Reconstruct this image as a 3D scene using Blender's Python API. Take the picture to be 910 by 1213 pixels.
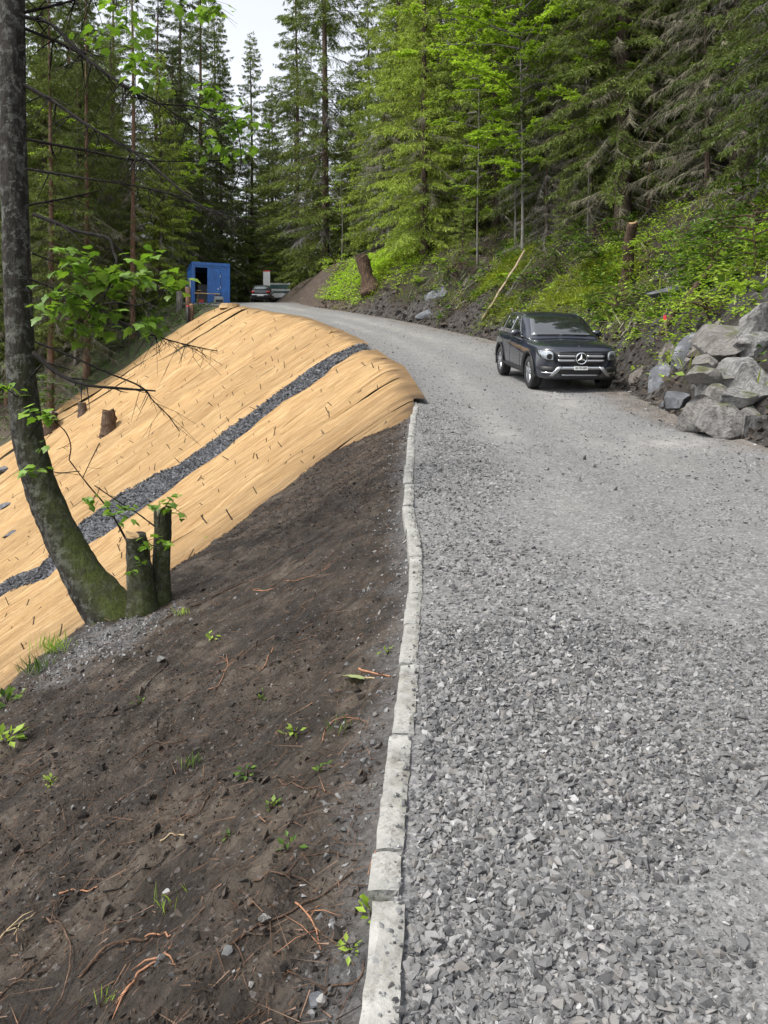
import bpy, bmesh, math, random
import numpy as np
from mathutils import Vector, Matrix, Euler
from mathutils.bvhtree import BVHTree

for _o in list(bpy.data.objects):
    bpy.data.objects.remove(_o)
scene = bpy.context.scene
col = scene.collection
R = math.radians

# ------------------------------------------------------------------ camera
cam_d = bpy.data.cameras.new('camera')
cam = bpy.data.objects.new('camera', cam_d)
col.objects.link(cam)
cam.location = (0, 0, 0)
cam.rotation_euler = (R(90), 0, 0)
cam_d.sensor_fit = 'VERTICAL'
cam_d.sensor_height = 24.0
cam_d.sensor_width = 18.0
FPX = 982.0                      # focal length in photo pixels (photo is 910 x 1213)
HORY = 490.0                     # row of the true horizon
cam_d.lens = 24.0 * FPX / 1213.0
cam_d.shift_y = -(606.5 - HORY) / 1213.0
cam_d.clip_start = 0.05
cam_d.clip_end = 2000
scene.camera = cam
scene.render.resolution_x, scene.render.resolution_y = 768, 1024

# ------------------------------------------------------------------ sky, sun, exposure
SUN_EL, SUN_AZ = 56.0, 238.0     # azimuth: degrees clockwise from +Y, where the sun stands
world = bpy.data.worlds.new('World')
scene.world = world
world.use_nodes = True
wn, wl = world.node_tree.nodes, world.node_tree.links
wn.clear()
sky = wn.new('ShaderNodeTexSky')
sky.sky_type = 'NISHITA'
sky.sun_disc = False
sky.sun_elevation = R(SUN_EL)
sky.sun_rotation = R(SUN_AZ)
sky.altitude = 1000
sky.air_density = 1.0
sky.dust_density = 4.0
hs = wn.new('ShaderNodeHueSaturation')
hs.inputs['Saturation'].default_value = 0.22      # thin white overcast
bg = wn.new('ShaderNodeBackground')
bg.inputs['Strength'].default_value = 0.15
wo = wn.new('ShaderNodeOutputWorld')
wl.new(sky.outputs[0], hs.inputs['Color'])
wl.new(hs.outputs[0], bg.inputs['Color'])
wl.new(bg.outputs[0], wo.inputs['Surface'])

sun_d = bpy.data.lights.new('sun', 'SUN')
sun_d.energy = 1.9
sun_d.angle = R(12)
sun_d.color = (1.0, 0.95, 0.86)
sun = bpy.data.objects.new('sun', sun_d)
col.objects.link(sun)
sd = Vector((math.sin(R(SUN_AZ)) * math.cos(R(SUN_EL)), math.cos(R(SUN_AZ)) * math.cos(R(SUN_EL)), math.sin(R(SUN_EL))))
sun.rotation_euler = sd.to_track_quat('Z', 'Y').to_euler()
sun.location = sd * 60

vs = scene.view_settings
vs.view_transform = 'Standard'
vs.look = 'None'
vs.exposure = 1.17
vs.gamma = 1.0
vs.use_curve_mapping = False
cy = scene.cycles
cy.max_bounces = 5
cy.diffuse_bounces = 2
cy.use_adaptive_sampling = True
cy.adaptive_threshold = 0.02
cy.glossy_bounces = 3
cy.transmission_bounces = 4
cy.transparent_max_bounces = 6
cy.use_denoising = True
cy.sample_clamp_indirect = 8.0

# ------------------------------------------------------------------ numeric helpers
_TAB = np.random.RandomState(7).rand(256, 256)

def vnoise(x, y, seed=0):
    x = np.asarray(x, float) + seed * 17.31
    y = np.asarray(y, float) + seed * 9.77
    xi = np.floor(x).astype(np.int64); yi = np.floor(y).astype(np.int64)
    fx = x - xi; fy = y - yi
    fx = fx * fx * (3 - 2 * fx); fy = fy * fy * (3 - 2 * fy)
    a = _TAB[xi & 255, yi & 255]; b = _TAB[(xi + 1) & 255, yi & 255]
    c = _TAB[xi & 255, (yi + 1) & 255]; d = _TAB[(xi + 1) & 255, (yi + 1) & 255]
    return (a * (1 - fx) + b * fx) * (1 - fy) + (c * (1 - fx) + d * fx) * fy - 0.5

def fbm(x, y, seed=0, octv=4, gain=0.5):
    s = 0.0; a = 1.0
    for o in range(octv):
        s = s + a * vnoise(np.asarray(x) * 2 ** o, np.asarray(y) * 2 ** o, seed + o * 3)
        a *= gain
    return s

def sstep(a, b, x):
    t = np.clip((np.asarray(x, float) - a) / (b - a), 0, 1)
    return t * t * (3 - 2 * t)

def table(pts, sig):
    ys = np.arange(-40, 260, 0.1)
    p = np.array(pts, float)
    v = np.interp(ys, p[:, 0], p[:, 1])
    # linear extension beyond the ends
    lo, hi = p[0], p[-1]
    m0 = (p[1, 1] - p[0, 1]) / (p[1, 0] - p[0, 0]); m1 = (p[-1, 1] - p[-2, 1]) / (p[-1, 0] - p[-2, 0])
    v = np.where(ys < lo[0], lo[1] + m0 * (ys - lo[0]), v)
    v = np.where(ys > hi[0], hi[1] + m1 * (ys - hi[0]), v)
    k = np.exp(-0.5 * (np.arange(-40, 41) * 0.1 / sig) ** 2); k /= k.sum()
    vp = np.pad(v, 40, mode='reflect', reflect_type='odd')
    v = np.convolve(vp, k, 'valid')
    return ys, v

_ZR = table([(-20, -4.12), (0, -1.72), (15, .08), (18.5, .5), (25, 1.55), (35, 3.5), (45, 5.6), (53, 7.1), (68, 9.1), (90, 11.2), (200, 16)], 1.3)
_EL = table([(-20, -1.0), (0, -.14), (2, -.02), (3.2, .06), (4.4, .15), (5.8, .24), (7.3, .2), (9.4, .29), (14.8, .55), (16, .59), (19, .52), (22.8, .35), (30, -.92),
             (34, -1.9), (40, -3.9), (43.3, -6.2), (49.5, -9.3), (52, -12.6), (58, -14.5), (68, -17), (100, -26)], 0.35)
_ER = table([(-20, 4.6), (0, 4.9), (10.6, 4.9), (14.3, 4.95), (18.5, 5.35), (24, 5.45), (27, 5.1), (31.5, 4.0), (37.5, 1.7), (42, -.64), (47.5, -3.9), (55, -6.4), (68, -8.6), (80, -11.5), (100, -18)], 0.9)
_DL = (_EL[0], 1 / np.sqrt(1 + np.convolve(np.gradient(_EL[1], 0.1), np.ones(41) / 41, 'same') ** 2))
_DR = (_ER[0], 1 / np.sqrt(1 + np.convolve(np.gradient(_ER[1], 0.1), np.ones(41) / 41, 'same') ** 2))

def zr(Y): return np.interp(Y, *_ZR)
def EL(Y): return np.interp(Y, *_EL)
def ER(Y): return np.interp(Y, *_ER)

_S1 = [(-6, 3.3), (2, 3.4), (6.3, 3.35), (7.3, 3.1), (8.5, 2.45), (9.5, 2.2), (12, 1.75), (13.5, 1.25), (15.5, .45), (16.4, -.3), (18, -2)]
def S1(Y): return np.interp(Y, [p[0] for p in _S1], [p[1] for p in _S1])

def left_planes(X, Y):
    s = np.maximum((EL(Y) - X) * np.interp(Y, *_DL), 0)
    r = 0.12 * sstep(14, 17, Y) + 0.38 * sstep(20, 26, Y) + 0.15
    d = np.sqrt(s * s + r * r) - r
    f = 0.655 * np.minimum(d, 17) + 0.36 * np.clip(d - 17, 0, 40)
    plane = zr(Y) - f - .4 * (1 - sstep(12.6, 16.0, Y))
    s1 = S1(Y) + 0.18 * vnoise(X * 1.1, Y * 1.1, 4) + 0.1 * vnoise(X * 4, Y * 4, 5)
    soil = zr(Y) - 0.03 - 0.385 * np.minimum(s, np.maximum(s1, 0)) - 1.5 * np.maximum(s - s1, 0)
    return s, plane, soil

def rock_amt(X, Y):
    """bare cut rock and mud low on the right bank, 0..1"""
    s = (X - ER(Y)) * np.interp(Y, *_DR)
    top = np.interp(Y, [0, 9, 12, 15, 18, 22, 28, 33, 37, 42, 46, 52, 60], [1.2, 1.4, 1.9, 2.4, 2.2, 1.0, .7, .9, .7, .9, 1.8, 3.0, 3.0])
    n = fbm(X * 0.9, Y * 0.9, 21, 3) * 1.1
    return 1 - sstep(-0.35, 0.45, s - top + n)

def H(X, Y, fine=True):
    X = np.asarray(X, float); Y = np.asarray(Y, float)
    X, Y = np.broadcast_arrays(X, Y)
    base = zr(Y)
    el, er = EL(Y), ER(Y)
    z = base.copy()
    # left side
    s, plane, soil = left_planes(X, Y)
    L = X < el
    zl = np.maximum(plane, soil)
    issoil = soil > plane
    # right side
    sr = np.maximum((X - er) * np.interp(Y, *_DR), 0)
    steep = np.interp(Y, [8, 12, 20, 26, 34, 40, 46, 52, 60], [1.0, 1.02, .95, .85, .9, .85, 1.0, 1.0, .8])
    mid = np.interp(Y, [10, 20, 30, 38, 44, 50, 60], [.86, .84, .80, .72, .52, .45, .45])
    g = steep * np.minimum(sr, 2.4) + mid * np.clip(sr - 2.4, 0, 14) + 0.62 * np.clip(sr - 16.4, 0, 60)
    g = g - 0.25 * (1 - np.exp(-sr / 0.25)) * np.exp(-sr / .5)
    zright = base + g
    rr = X > er
    z = np.where(L, zl, np.where(rr, zright, z))
    # relief
    amp = sstep(0.0, 1.5, sr) * (1 - .65 * sstep(40, 46, Y))
    z = z + np.where(rr, amp * (0.75 * fbm(X * .45, Y * .45, 11, 4) + .34 * fbm(X * 1.7, Y * 1.7, 12, 4)), 0)
    z = z + np.where(L & ~issoil, sstep(0, 3, s) * 0.22 * fbm(X * .4, Y * .4, 13, 3), 0)
    if fine:
        inroad = ~(L | rr)
        near = 1 - sstep(9, 22, Y)
        z = z + np.where(inroad, 0.035 * fbm(X * 1.3, Y * .5, 31, 3) + near * (0.018 * fbm(X * 7, Y * 7, 32, 3)), 0)
        # rake streaks and clods of the dark soil bank
        u = (0.54 * X + 0.84 * Y); v = (0.84 * X - 0.54 * Y)
        streak = 0.06 * fbm(u * 0.9, v * 6.0, 41, 4) + 0.12 * fbm(u * .5, v * 1.3, 42, 2) + .02 * fbm(X * 9, Y * 9, 49, 3)
        cl = vnoise(X * 14, Y * 14, 43) ; cl2 = vnoise(X * 31, Y * 31, 44)
        mask = sstep(-.15, .25, fbm(X * .9, Y * .9, 45, 2))
        clods = (0.045 * np.maximum(cl, 0) + 0.022 * np.maximum(cl2, -.1)) * (0.35 + .9 * mask)
        z = z + np.where(L & issoil, sstep(0.02, 0.35, s) * (streak + clods * near) - .015 * sstep(0, .1, s), 0)
        ra = rock_amt(X, Y)
        ledge = np.abs(vnoise((X + .6 * Y) * 1.1, (X * .6 - Y) * 2.6, 46)) * .8 + .5 * np.abs(vnoise((X + .9 * Y) * 2.1, (X * .9 - Y) * 4.6, 48)) + 0.3 * fbm(X * 5, Y * 5, 47, 4)
        z = z + np.where(rr, amp * ra * .45 * ledge, 0)
    return z

def hz(x, y): return float(H(np.array([x]), np.array([y]))[0])

_YM = np.concatenate([np.arange(1.0, 12, .02), np.arange(12, 40, .05), np.arange(40, 140, .2)])
def hit(px, py):
    """world point of the ground that the photo shows at this pixel"""
    a = (px - 455.0) / FPX; b = (HORY - py) / FPX
    h = H(a * _YM, _YM); r = b * _YM
    i = int(np.argmax(r <= h)) if np.any(r <= h) else len(_YM) - 1
    y = _YM[i]
    return Vector((a * y, y, float(h[i])))
def at(px, py, y):
    return Vector(((px - 455.0) / FPX * y, y, (HORY - py) / FPX * y))

def norm(a): return a / np.maximum(np.linalg.norm(a, axis=-1, keepdims=True), 1e-6)
# ------------------------------------------------------------------ object helpers
def tag(o, label=None, cat=None, group=None, kind=None):
    if label: o['label'] = label
    if cat: o['category'] = cat
    if group: o['group'] = group
    if kind: o['kind'] = kind
    return o

def mesh_np(name, V, F, mats, attrs=None, smooth=False, mi=None):
    """V (n,3); F (m,k) or list of such arrays"""
    me = bpy.data.meshes.new(name)
    V = np.asarray(V, np.float32)
    Fs = F if isinstance(F, list) else [F]
    Fs = [np.asarray(f, np.int32) for f in Fs if len(f)]
    nl = sum(f.size for f in Fs); nf = sum(len(f) for f in Fs)
    me.vertices.add(len(V)); me.vertices.foreach_set('co', V.ravel())
    me.loops.add(nl); me.loops.foreach_set('vertex_index', np.concatenate([f.ravel() for f in Fs]))
    me.polygons.add(nf)
    tot = np.concatenate([np.full(len(f), f.shape[1], np.int32) for f in Fs])
    st = np.concatenate([[0], np.cumsum(tot)[:-1]]).astype(np.int32)
    me.polygons.foreach_set('loop_start', st)
    me.polygons.foreach_set('loop_total', tot)
    me.polygons.foreach_set('use_smooth', np.full(nf, bool(smooth)))
    if mi is not None: me.polygons.foreach_set('material_index', np.asarray(mi, np.int32))
    me.update(calc_edges=True)
    for k, v in (attrs or {}).items():
        v = np.asarray(v, np.float32)
        if v.ndim == 1:
            a = me.attributes.new(k, 'FLOAT', 'POINT'); a.data.foreach_set('value', v)
        elif v.shape[1] == 3:
            a = me.attributes.new(k, 'FLOAT_VECTOR', 'POINT'); a.data.foreach_set('vector', v.ravel())
    for m in (mats if isinstance(mats, (list, tuple)) else [mats]): me.materials.append(m)
    return me

def link(name, me, parent=None, loc=None, rot=None, scale=None):
    o = bpy.data.objects.new(name, me); col.objects.link(o)
    if parent is not None: o.parent = parent
    if loc is not None: o.location = loc
    if rot is not None: o.rotation_euler = rot
    if scale is not None: o.scale = scale if hasattr(scale, '__len__') else (scale,) * 3
    return o

def thing(name, label, cat, loc=(0, 0, 0), rot=None, group=None, scale=None):
    o = bpy.data.objects.new(name, None); col.objects.link(o)
    o.empty_display_size = .2; o.location = loc
    if rot is not None: o.rotation_euler = rot
    if scale is not None: o.scale = (scale,) * 3
    return tag(o, label, cat, group)

class MB:
    """collects faces for one mesh"""
    def __init__(s): s.v = []; s.f = []
    def add(s, V, F):
        n = len(s.v); s.v += [tuple(p) for p in V]; s.f += [tuple(i + n for i in q) for q in F]; return s
    def box(s, x0, x1, y0, y1, z0, z1, M=None):
        V = [Vector((x, y, z)) for z in (z0, z1) for y in (y0, y1) for x in (x0, x1)]
        if M is not None: V = [M @ p for p in V]
        return s.add(V, [(0, 2, 3, 1), (4, 5, 7, 6), (0, 1, 5, 4), (2, 6, 7, 3), (0, 4, 6, 2), (1, 3, 7, 5)])
    def tube(s, path, rad, n=8, cap=True):
        V, F = tube(path, rad, n, cap); return s.add(V, F)
    def cyl(s, c, axis, r, h, n=24, r2=None):
        a = Vector(axis).normalized(); c = Vector(c)
        return s.tube([c - a * h / 2, c + a * h / 2], [r, r if r2 is None else r2], n)
    def mesh(s, name, mat, smooth=False, bevel=0):
        me = bpy.data.meshes.new(name); me.from_pydata(s.v, [], s.f)
        if bevel:
            bm = bmesh.new(); bm.from_mesh(me)
            bmesh.ops.bevel(bm, geom=list(bm.edges), offset=bevel, segments=2, affect='EDGES', profile=.6)
            bm.to_mesh(me); bm.free()
        for m in (mat if isinstance(mat, (list, tuple)) else [mat]): me.materials.append(m)
        if smooth: me.shade_smooth()
        me.update(); return me
    def build(s, name, mat, parent=None, loc=None, rot=None, smooth=False, bevel=0):
        return link(name, s.mesh(name, mat, smooth, bevel), parent, loc, rot)

def tube(path, rad, n=8, cap=True):
    P = [Vector(p) for p in path]; V = []; F = []
    up = Vector((0.13, .21, 1)) if abs((P[-1] - P[0]).normalized().z) < .9 else Vector((1, .2, 0))
    for i, p in enumerate(P):
        t = (P[min(i + 1, len(P) - 1)] - P[max(i - 1, 0)]).normalized()
        a = (up - t * up.dot(t)).normalized(); b = t.cross(a); up = a
        for k in range(n):
            q = 2 * math.pi * k / n
            V.append(p + (a * math.cos(q) + b * math.sin(q)) * rad[i])
    for i in range(len(P) - 1):
        for k in range(n):
            F.append((i * n + k, i * n + (k + 1) % n, (i + 1) * n + (k + 1) % n, (i + 1) * n + k))
    if cap:
        F.append(tuple(reversed(range(n)))); F.append(tuple(range((len(P) - 1) * n, len(P) * n)))
    return V, F

def catmull(pts, m=6):
    P = [Vector(p) for p in pts]; P = [P[0] * 2 - P[1]] + P + [P[-1] * 2 - P[-2]]
    out = []
    for i in range(1, len(P) - 2):
        for k in range(m):
            t = k / m; a, b, c, d = P[i - 1], P[i], P[i + 1], P[i + 2]
            out.append(.5 * (2 * b + (c - a) * t + (2 * a - 5 * b + 4 * c - d) * t * t + (3 * b - a - 3 * c + d) * t ** 3))
    out.append(P[-2]); return out

# ------------------------------------------------------------------ materials
class NT:
    def __init__(s, name):
        s.m = bpy.data.materials.new(name); s.m.use_nodes = True
        s.t = s.m.node_tree; s.n = s.t.nodes; s.l = s.t.links
        s.b = s.n['Principled BSDF']; s.out = s.n['Material Output']
    def new(s, typ, **kw):
        n = s.n.new(typ)
        for k, v in kw.items(): setattr(n, k, v)
        return n
    def put(s, sock, v):
        if v is None: return
        if hasattr(v, 'is_output') or isinstance(v, bpy.types.NodeSocket): s.l.new(v, sock)
        elif isinstance(v, (tuple, list)) and len(v) == 3 and sock.type == 'RGBA': sock.default_value = (*v, 1)
        else: sock.default_value = v
    def coord(s, which='Object', scale=None, rot=None):
        c = s.new('ShaderNodeTexCoord').outputs[which]
        if scale is None and rot is None: return c
        mp = s.new('ShaderNodeMapping'); s.l.new(c, mp.inputs[0])
        if scale is not None: mp.inputs['Scale'].default_value = scale if hasattr(scale, '__len__') else (scale,) * 3
        if rot is not None: mp.inputs['Rotation'].default_value = rot
        return mp.outputs[0]
    def vmap(s, vec, scale):
        mp = s.new('ShaderNodeMapping'); s.l.new(vec, mp.inputs[0]); mp.inputs['Scale'].default_value = scale; return mp.outputs[0]
    def attr(s, name, out='Fac'):
        a = s.new('ShaderNodeAttribute'); a.attribute_name = name; return a.outputs[out]
    def noise(s, vec, scale, detail=4, rough=.55, dist=0.0, out='Fac'):
        n = s.new('ShaderNodeTexNoise'); s.put(n.inputs['Vector'], vec)
        n.inputs['Scale'].default_value = scale; n.inputs['Detail'].default_value = detail
        n.inputs['Roughness'].default_value = rough; n.inputs['Distortion'].default_value = dist
        return n.outputs[out]
    def voro(s, vec, scale, feature='F1', out='Distance'):
        n = s.new('ShaderNodeTexVoronoi'); n.feature = feature; s.put(n.inputs['Vector'], vec); n.inputs['Scale'].default_value = scale
        return n.outputs[out]
    def ramp(s, fac, stops, out='Color'):
        r = s.new('ShaderNodeValToRGB'); s.put(r.inputs[0], fac); e = r.color_ramp.elements
        while len(e) > 1: e.remove(e[0])
        for i, (p, c) in enumerate(stops):
            k = e[0] if i == 0 else e.new(p)
            k.position = p; k.color = (*c, 1) if hasattr(c, '__len__') else (c, c, c, 1)
        return r.outputs[out]
    def mix(s, fac, a, b, typ='MIX'):
        m = s.new('ShaderNodeMix', data_type='RGBA', blend_type=typ)
        s.put(m.inputs[0], fac); s.put(m.inputs[6], a); s.put(m.inputs[7], b); return m.outputs[2]
    def math(s, op, a, b=None, c=None):
        m = s.new('ShaderNodeMath', operation=op); s.put(m.inputs[0], a); s.put(m.inputs[1], b)
        if c is not None: s.put(m.inputs[2], c)
        return m.outputs[0]
    def bump(s, h, strength=.5, dist=.02, base=None):
        b = s.new('ShaderNodeBump'); b.inputs['Strength'].default_value = strength; b.inputs['Distance'].default_value = dist
        s.put(b.inputs['Height'], h)
        if base is not None: s.l.new(base, b.inputs['Normal'])
        return b.outputs[0]
    def fin(s, colr=None, rough=None, normal=None, metal=None, spec=None, coat=None):
        s.put(s.b.inputs['Base Color'], colr); s.put(s.b.inputs['Roughness'], rough); s.put(s.b.inputs['Metallic'], metal)
        s.put(s.b.inputs['Specular IOR Level'], spec); s.put(s.b.inputs['Coat Weight'], coat)
        if normal is not None: s.l.new(normal, s.b.inputs['Normal'])
        return s.m

def plain(name, c, rough=.5, metal=0.0, spec=.5, coat=0.0, var=.12, vscale=6.0):
    t = NT(name); n = t.noise(t.coord(), vscale, 4)
    f = t.ramp(n, [(.3, 1 - var), (.7, 1 + var)])
    cc = t.mix(1.0, c, f, 'MULTIPLY')
    return t.fin(cc, rough, None, metal, spec, coat)

# ---- ground materials
def m_road():
    t = NT('gravel_road'); c = t.coord()
    big = t.noise(c, .35, 3); mid = t.noise(c, 2.5, 5, .6)
    v = t.voro(c, 62, 'F1', 'Color'); vd = t.voro(c, 62); v2 = t.voro(c, 140, 'F1', 'Color'); vd2 = t.voro(c, 140)
    g = t.ramp(v, [(0, (.045, .046, .049)), (.5, (.135, .137, .142)), (1, (.30, .30, .30))])
    g2 = t.ramp(v2, [(0, (.095, .096, .10)), (1, (.205, .204, .203))])
    a = t.mix(t.ramp(mid, [(.42, 0), (.6, 1)]), g2, g)
    a = t.mix(t.ramp(big, [(.38, 0), (.62, .4)]), a, (.165, .158, .148))
    v3 = t.voro(c, 44, 'F1', 'Color'); a = t.mix(t.ramp(v3, [(.6, 0), (.8, .6)]), a, (.06, .061, .064)); a = t.mix(t.ramp(t.voro(c, 53, 'F1', 'Color'), [(.72, 0), (.85, .6)]), a, (.29, .288, .285))
    dust = t.attr('dust')                                    # packed fines in the wheel tracks
    a = t.mix(t.math('MULTIPLY', dust, t.ramp(t.noise(c, 9, 6, .7), [(.35, .25), (.6, .9)])), a, t.ramp(mid, [(.3, (.18, .175, .166)), (.7, (.31, .303, .287))]))
    a = t.mix(t.attr('mud'), a, t.ramp(mid, [(.35, (.075, .062, .052)), (.65, (.17, .15, .13))]))
    h = t.math('ADD', t.math('MULTIPLY', vd, -.6), t.math('MULTIPLY', vd2, -.5))
    return t.fin(a, .9, t.bump(h, .45, .006), spec=.3)

def m_soil():
    t = NT('dark_soil'); c = t.coord()
    n1 = t.noise(c, 1.1, 4, .6); n2 = t.noise(c, 9, 6, .65); n3 = t.noise(c, 60, 4, .7)
    vd = t.voro(c, 55); vc = t.voro(c, 70, 'F1', 'Color')
    st = t.noise(t.coord(scale=(1, 1, 1), rot=(0, 0, R(33))), 1.0, 2)
    mp = t.vmap(t.coord(rot=(0, 0, R(33))), (9, .9, 3)); streak = t.noise(mp, 1.0, 4, .6)
    a = t.ramp(n2, [(.3, (.010, .0075, .0055)), (.5, (.024, .0175, .013)), (.68, (.055, .041, .031))])
    a = t.mix(t.ramp(n3, [(.45, 0), (.75, .5)]), a, (.075, .061, .05))
    pale = t.math('MULTIPLY', t.ramp(streak, [(.40, 0), (.58, 1)]), t.ramp(n1, [(.40, .0), (.55, .9)]))
    a = t.mix(pale, a, t.ramp(n2, [(.3, (.055, .043, .032)), (.7, (.12, .096, .073))]))
    damp = t.ramp(t.noise(c, 1.7, 5, .65, .4), [(.42, .65), (.55, 0)]); a = t.mix(damp, a, (.011, .008, .006))
    chips = t.ramp(vc, [(.86, 0), (.9, 1)])
    a = t.mix(t.math('MULTIPLY', chips, .55), a, (.15, .14, .135))
    gr = t.attr('grit')
    a = t.mix(gr, a, t.ramp(t.voro(c, 45, 'F1', 'Color'), [(0, (.05, .05, .053)), (1, (.2, .2, .205))]))
    h = t.math('ADD', t.math('MULTIPLY', n2, 1.2), t.math('ADD', t.math('MULTIPLY', n3, .5), t.math('MULTIPLY', vd, -.3)))
    return t.fin(a, t.ramp(n2, [(.3, .95), (.7, .75)]), t.bump(h, 1.0, .035), spec=.35)

def m_forest_floor():
    t = NT('forest_floor'); c = t.coord()
    n1 = t.noise(c, .5, 4, .6); n2 = t.noise(c, 4, 6, .65); n3 = t.noise(c, 26, 5, .7)
    brown = t.ramp(n3, [(.3, (.010, .007, .005)), (.5, (.034, .024, .016)), (.72, (.085, .062, .042))])
    green = t.ramp(n3, [(.3, (.010, .018, .005)), (.55, (.032, .052, .012)), (.75, (.10, .14, .03))])
    a = t.mix(t.ramp(t.math('ADD', n2, t.math('MULTIPLY', n1, .7)), [(.86, 0), (1.0, .8)]), brown, green)
    moss = t.ramp(n3, [(.25, (.05, .075, .012)), (.5, (.14, .18, .03)), (.75, (.26, .30, .06))])
    a = t.mix(t.math('MULTIPLY', t.attr('moss'), t.ramp(n2, [(.3, .25), (.5, 1)])), a, moss)
    wst = t.noise(t.vmap(t.coord(rot=(0, .5, R(-28))), (1.2, 6, 6)), 1.2, 6, .65)
    rock = t.ramp(wst, [(.28, (.012, .011, .011)), (.45, (.045, .041, .038)), (.6, (.105, .098, .093)), (.75, (.21, .205, .20))])
    mud = t.ramp(n3, [(.3, (.022, .018, .015)), (.7, (.085, .068, .055))])
    bare = t.mix(t.ramp(n1, [(.42, 0), (.6, .85)]), rock, mud)
    bare = t.mix(t.attr('earth'), bare, t.ramp(t.noise(t.vmap(t.coord(rot=(0, 0, R(40))), (1, 5, 3)), 2.2, 5), [(.3, (.05, .036, .027)), (.55, (.105, .08, .062)), (.75, (.19, .15, .12))]))
    a = t.mix(t.attr('bare'), a, bare)
    h = t.math('ADD', t.math('MULTIPLY', n3, .8), t.math('MULTIPLY', wst, 1.0))
    return t.fin(a, .85, t.bump(h, 1.0, .14), spec=.35)

def m_embank():
    t = NT('embankment_earth'); c = t.coord()
    n2 = t.noise(c, 3, 6, .65); n3 = t.noise(c, 20, 5, .7)
    a = t.ramp(n3, [(.3, (.02, .015, .01)), (.5, (.05, .037, .026)), (.7, (.10, .078, .055))])
    a = t.mix(t.math('MULTIPLY', t.attr('green'), t.ramp(n2, [(.4, 0), (.6, 1)])), a, t.ramp(n3, [(.3, (.02, .035, .01)), (.7, (.07, .12, .025))]))
    return t.fin(a, .9, t.bump(n3, .8, .04))

def m_stone(name, lo, hi, rough=.75):
    t = NT(name); c = t.coord()
    s = t.attr('tone'); n = t.noise(c, 40, 3)
    a = t.ramp(s, [(0, lo), (.6, tuple((x + y) / 2 for x, y in zip(lo, hi))), (.93, hi), (1, tuple(min(1, x * 1.5) for x in hi))])
    a = t.mix(t.math('MULTIPLY', n, .35), a, (.06, .058, .056)); a = t.mix(t.ramp(t.math('FRACT', t.math('MULTIPLY', s, 7.3)), [(.8, 0), (.95, .35)]), a, tuple(x * y for x, y in zip(hi, (.9, .8, .68))))
    return t.fin(a, rough, t.bump(n, .35, .01), spec=.45)

M = {}
M['road'] = m_road(); M['soil'] = m_soil(); M['floor'] = m_forest_floor(); M['embank'] = m_embank()
M['stone'] = m_stone('crushed_stone', (.066, .067, .071), (.25, .249, .25))
M['stone_pale'] = m_stone('pale_crushed_stone', (.105, .105, .107), (.27, .268, .266))
M['clod'] = m_stone('soil_clod', (.012, .009, .007), (.068, .052, .04), .95)

# ------------------------------------------------------------------ terrain: one sheet, cut into the pieces of the setting
def geo(a, b, k, d0):
    out = [a]
    while out[-1] < b: out.append(out[-1] + max(d0, k * abs(out[-1])))
    return np.array(out)
ys = np.concatenate([np.arange(-14, .6, .6), np.arange(.8, 4.5, .028), geo(4.5, 60, .0065, .028), np.arange(61, 130, 1.5), np.arange(131, 420, 12)])
xf = np.arange(-3.75, 2.6, .028)
xr = geo(2.6, 40, .015, .03); xl = -geo(3.75, 50, .05, .06)[1:][::-1]
xs = np.concatenate([-np.array([300, 220, 160, 120, 95, 80, 70, 62, 56.]), xl, xf, xr[1:], np.array([44, 50, 58, 70, 90, 130, 190, 300.])])
xs = np.unique(np.round(xs, 4)); ys = np.unique(np.round(ys, 4))
GX, GY = np.meshgrid(xs, ys)
GZ = H(GX, GY)
nx, ny = len(xs), len(ys)
idx = np.arange(nx * ny).reshape(ny, nx)
quads = np.stack([idx[:-1, :-1], idx[:-1, 1:], idx[1:, 1:], idx[1:, :-1]], -1).reshape(-1, 4)
TV = np.stack([GX, GY, GZ], -1).reshape(-1, 3)
cx = TV[quads, 0].mean(1); cyy = TV[quads, 1].mean(1)
_s, _pl, _so = left_planes(cx, cyy)
is_left = cx < EL(cyy); is_right = cx > ER(cyy)
is_soil = is_left & (_so > _pl) & (cyy < 17.5)
def sub(name, mask, mat, attrs):
    f = quads[mask]; u, inv = np.unique(f, return_inverse=True)
    V = TV[u]; a = {k: fn(V[:, 0], V[:, 1]) for k, fn in attrs.items()}
    return tag(link(name, mesh_np(name, V, inv.reshape(f.shape), mat, a, smooth=True)), kind='structure')

def dust_f(x, y):
    w = ER(y) - EL(y); t = (x - EL(y)) / w + .04 * vnoise(x * .3, y * .25, 61)
    tr = np.exp(-((t - .30) / .07) ** 2) * .7 + np.exp(-((t - .62) / .12) ** 2)
    q = hit(790, 522); pale = np.exp(-((x - q.x) / .9) ** 2 - ((y - q.y) / .7) ** 2) * 1.3
    return np.clip(tr * (.6 + 1.1 * fbm(x * 1.1, y * .25, 62, 3)) * sstep(4, 11, y) + .15 * sstep(20, 34, y) + pale * (.6 + fbm(x * 2, y * 2, 64, 3)), 0, 1)
def mud_f(x, y):
    d = ER(y) - x
    return np.clip(1 - sstep(.05, .9, d + .9 * fbm(x * 1.2, y * 1.2, 63, 3)), 0, 1) * np.where(y < 30, 1, .7) * (1 - np.clip(1.2 * np.exp(-((x - hit(790, 522).x) / .8) ** 2 - ((y - hit(790, 522).y) / .7) ** 2), 0, 1))
sub('gravel_road', ~is_left & ~is_right, M['road'], {'dust': dust_f, 'mud': mud_f})
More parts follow.
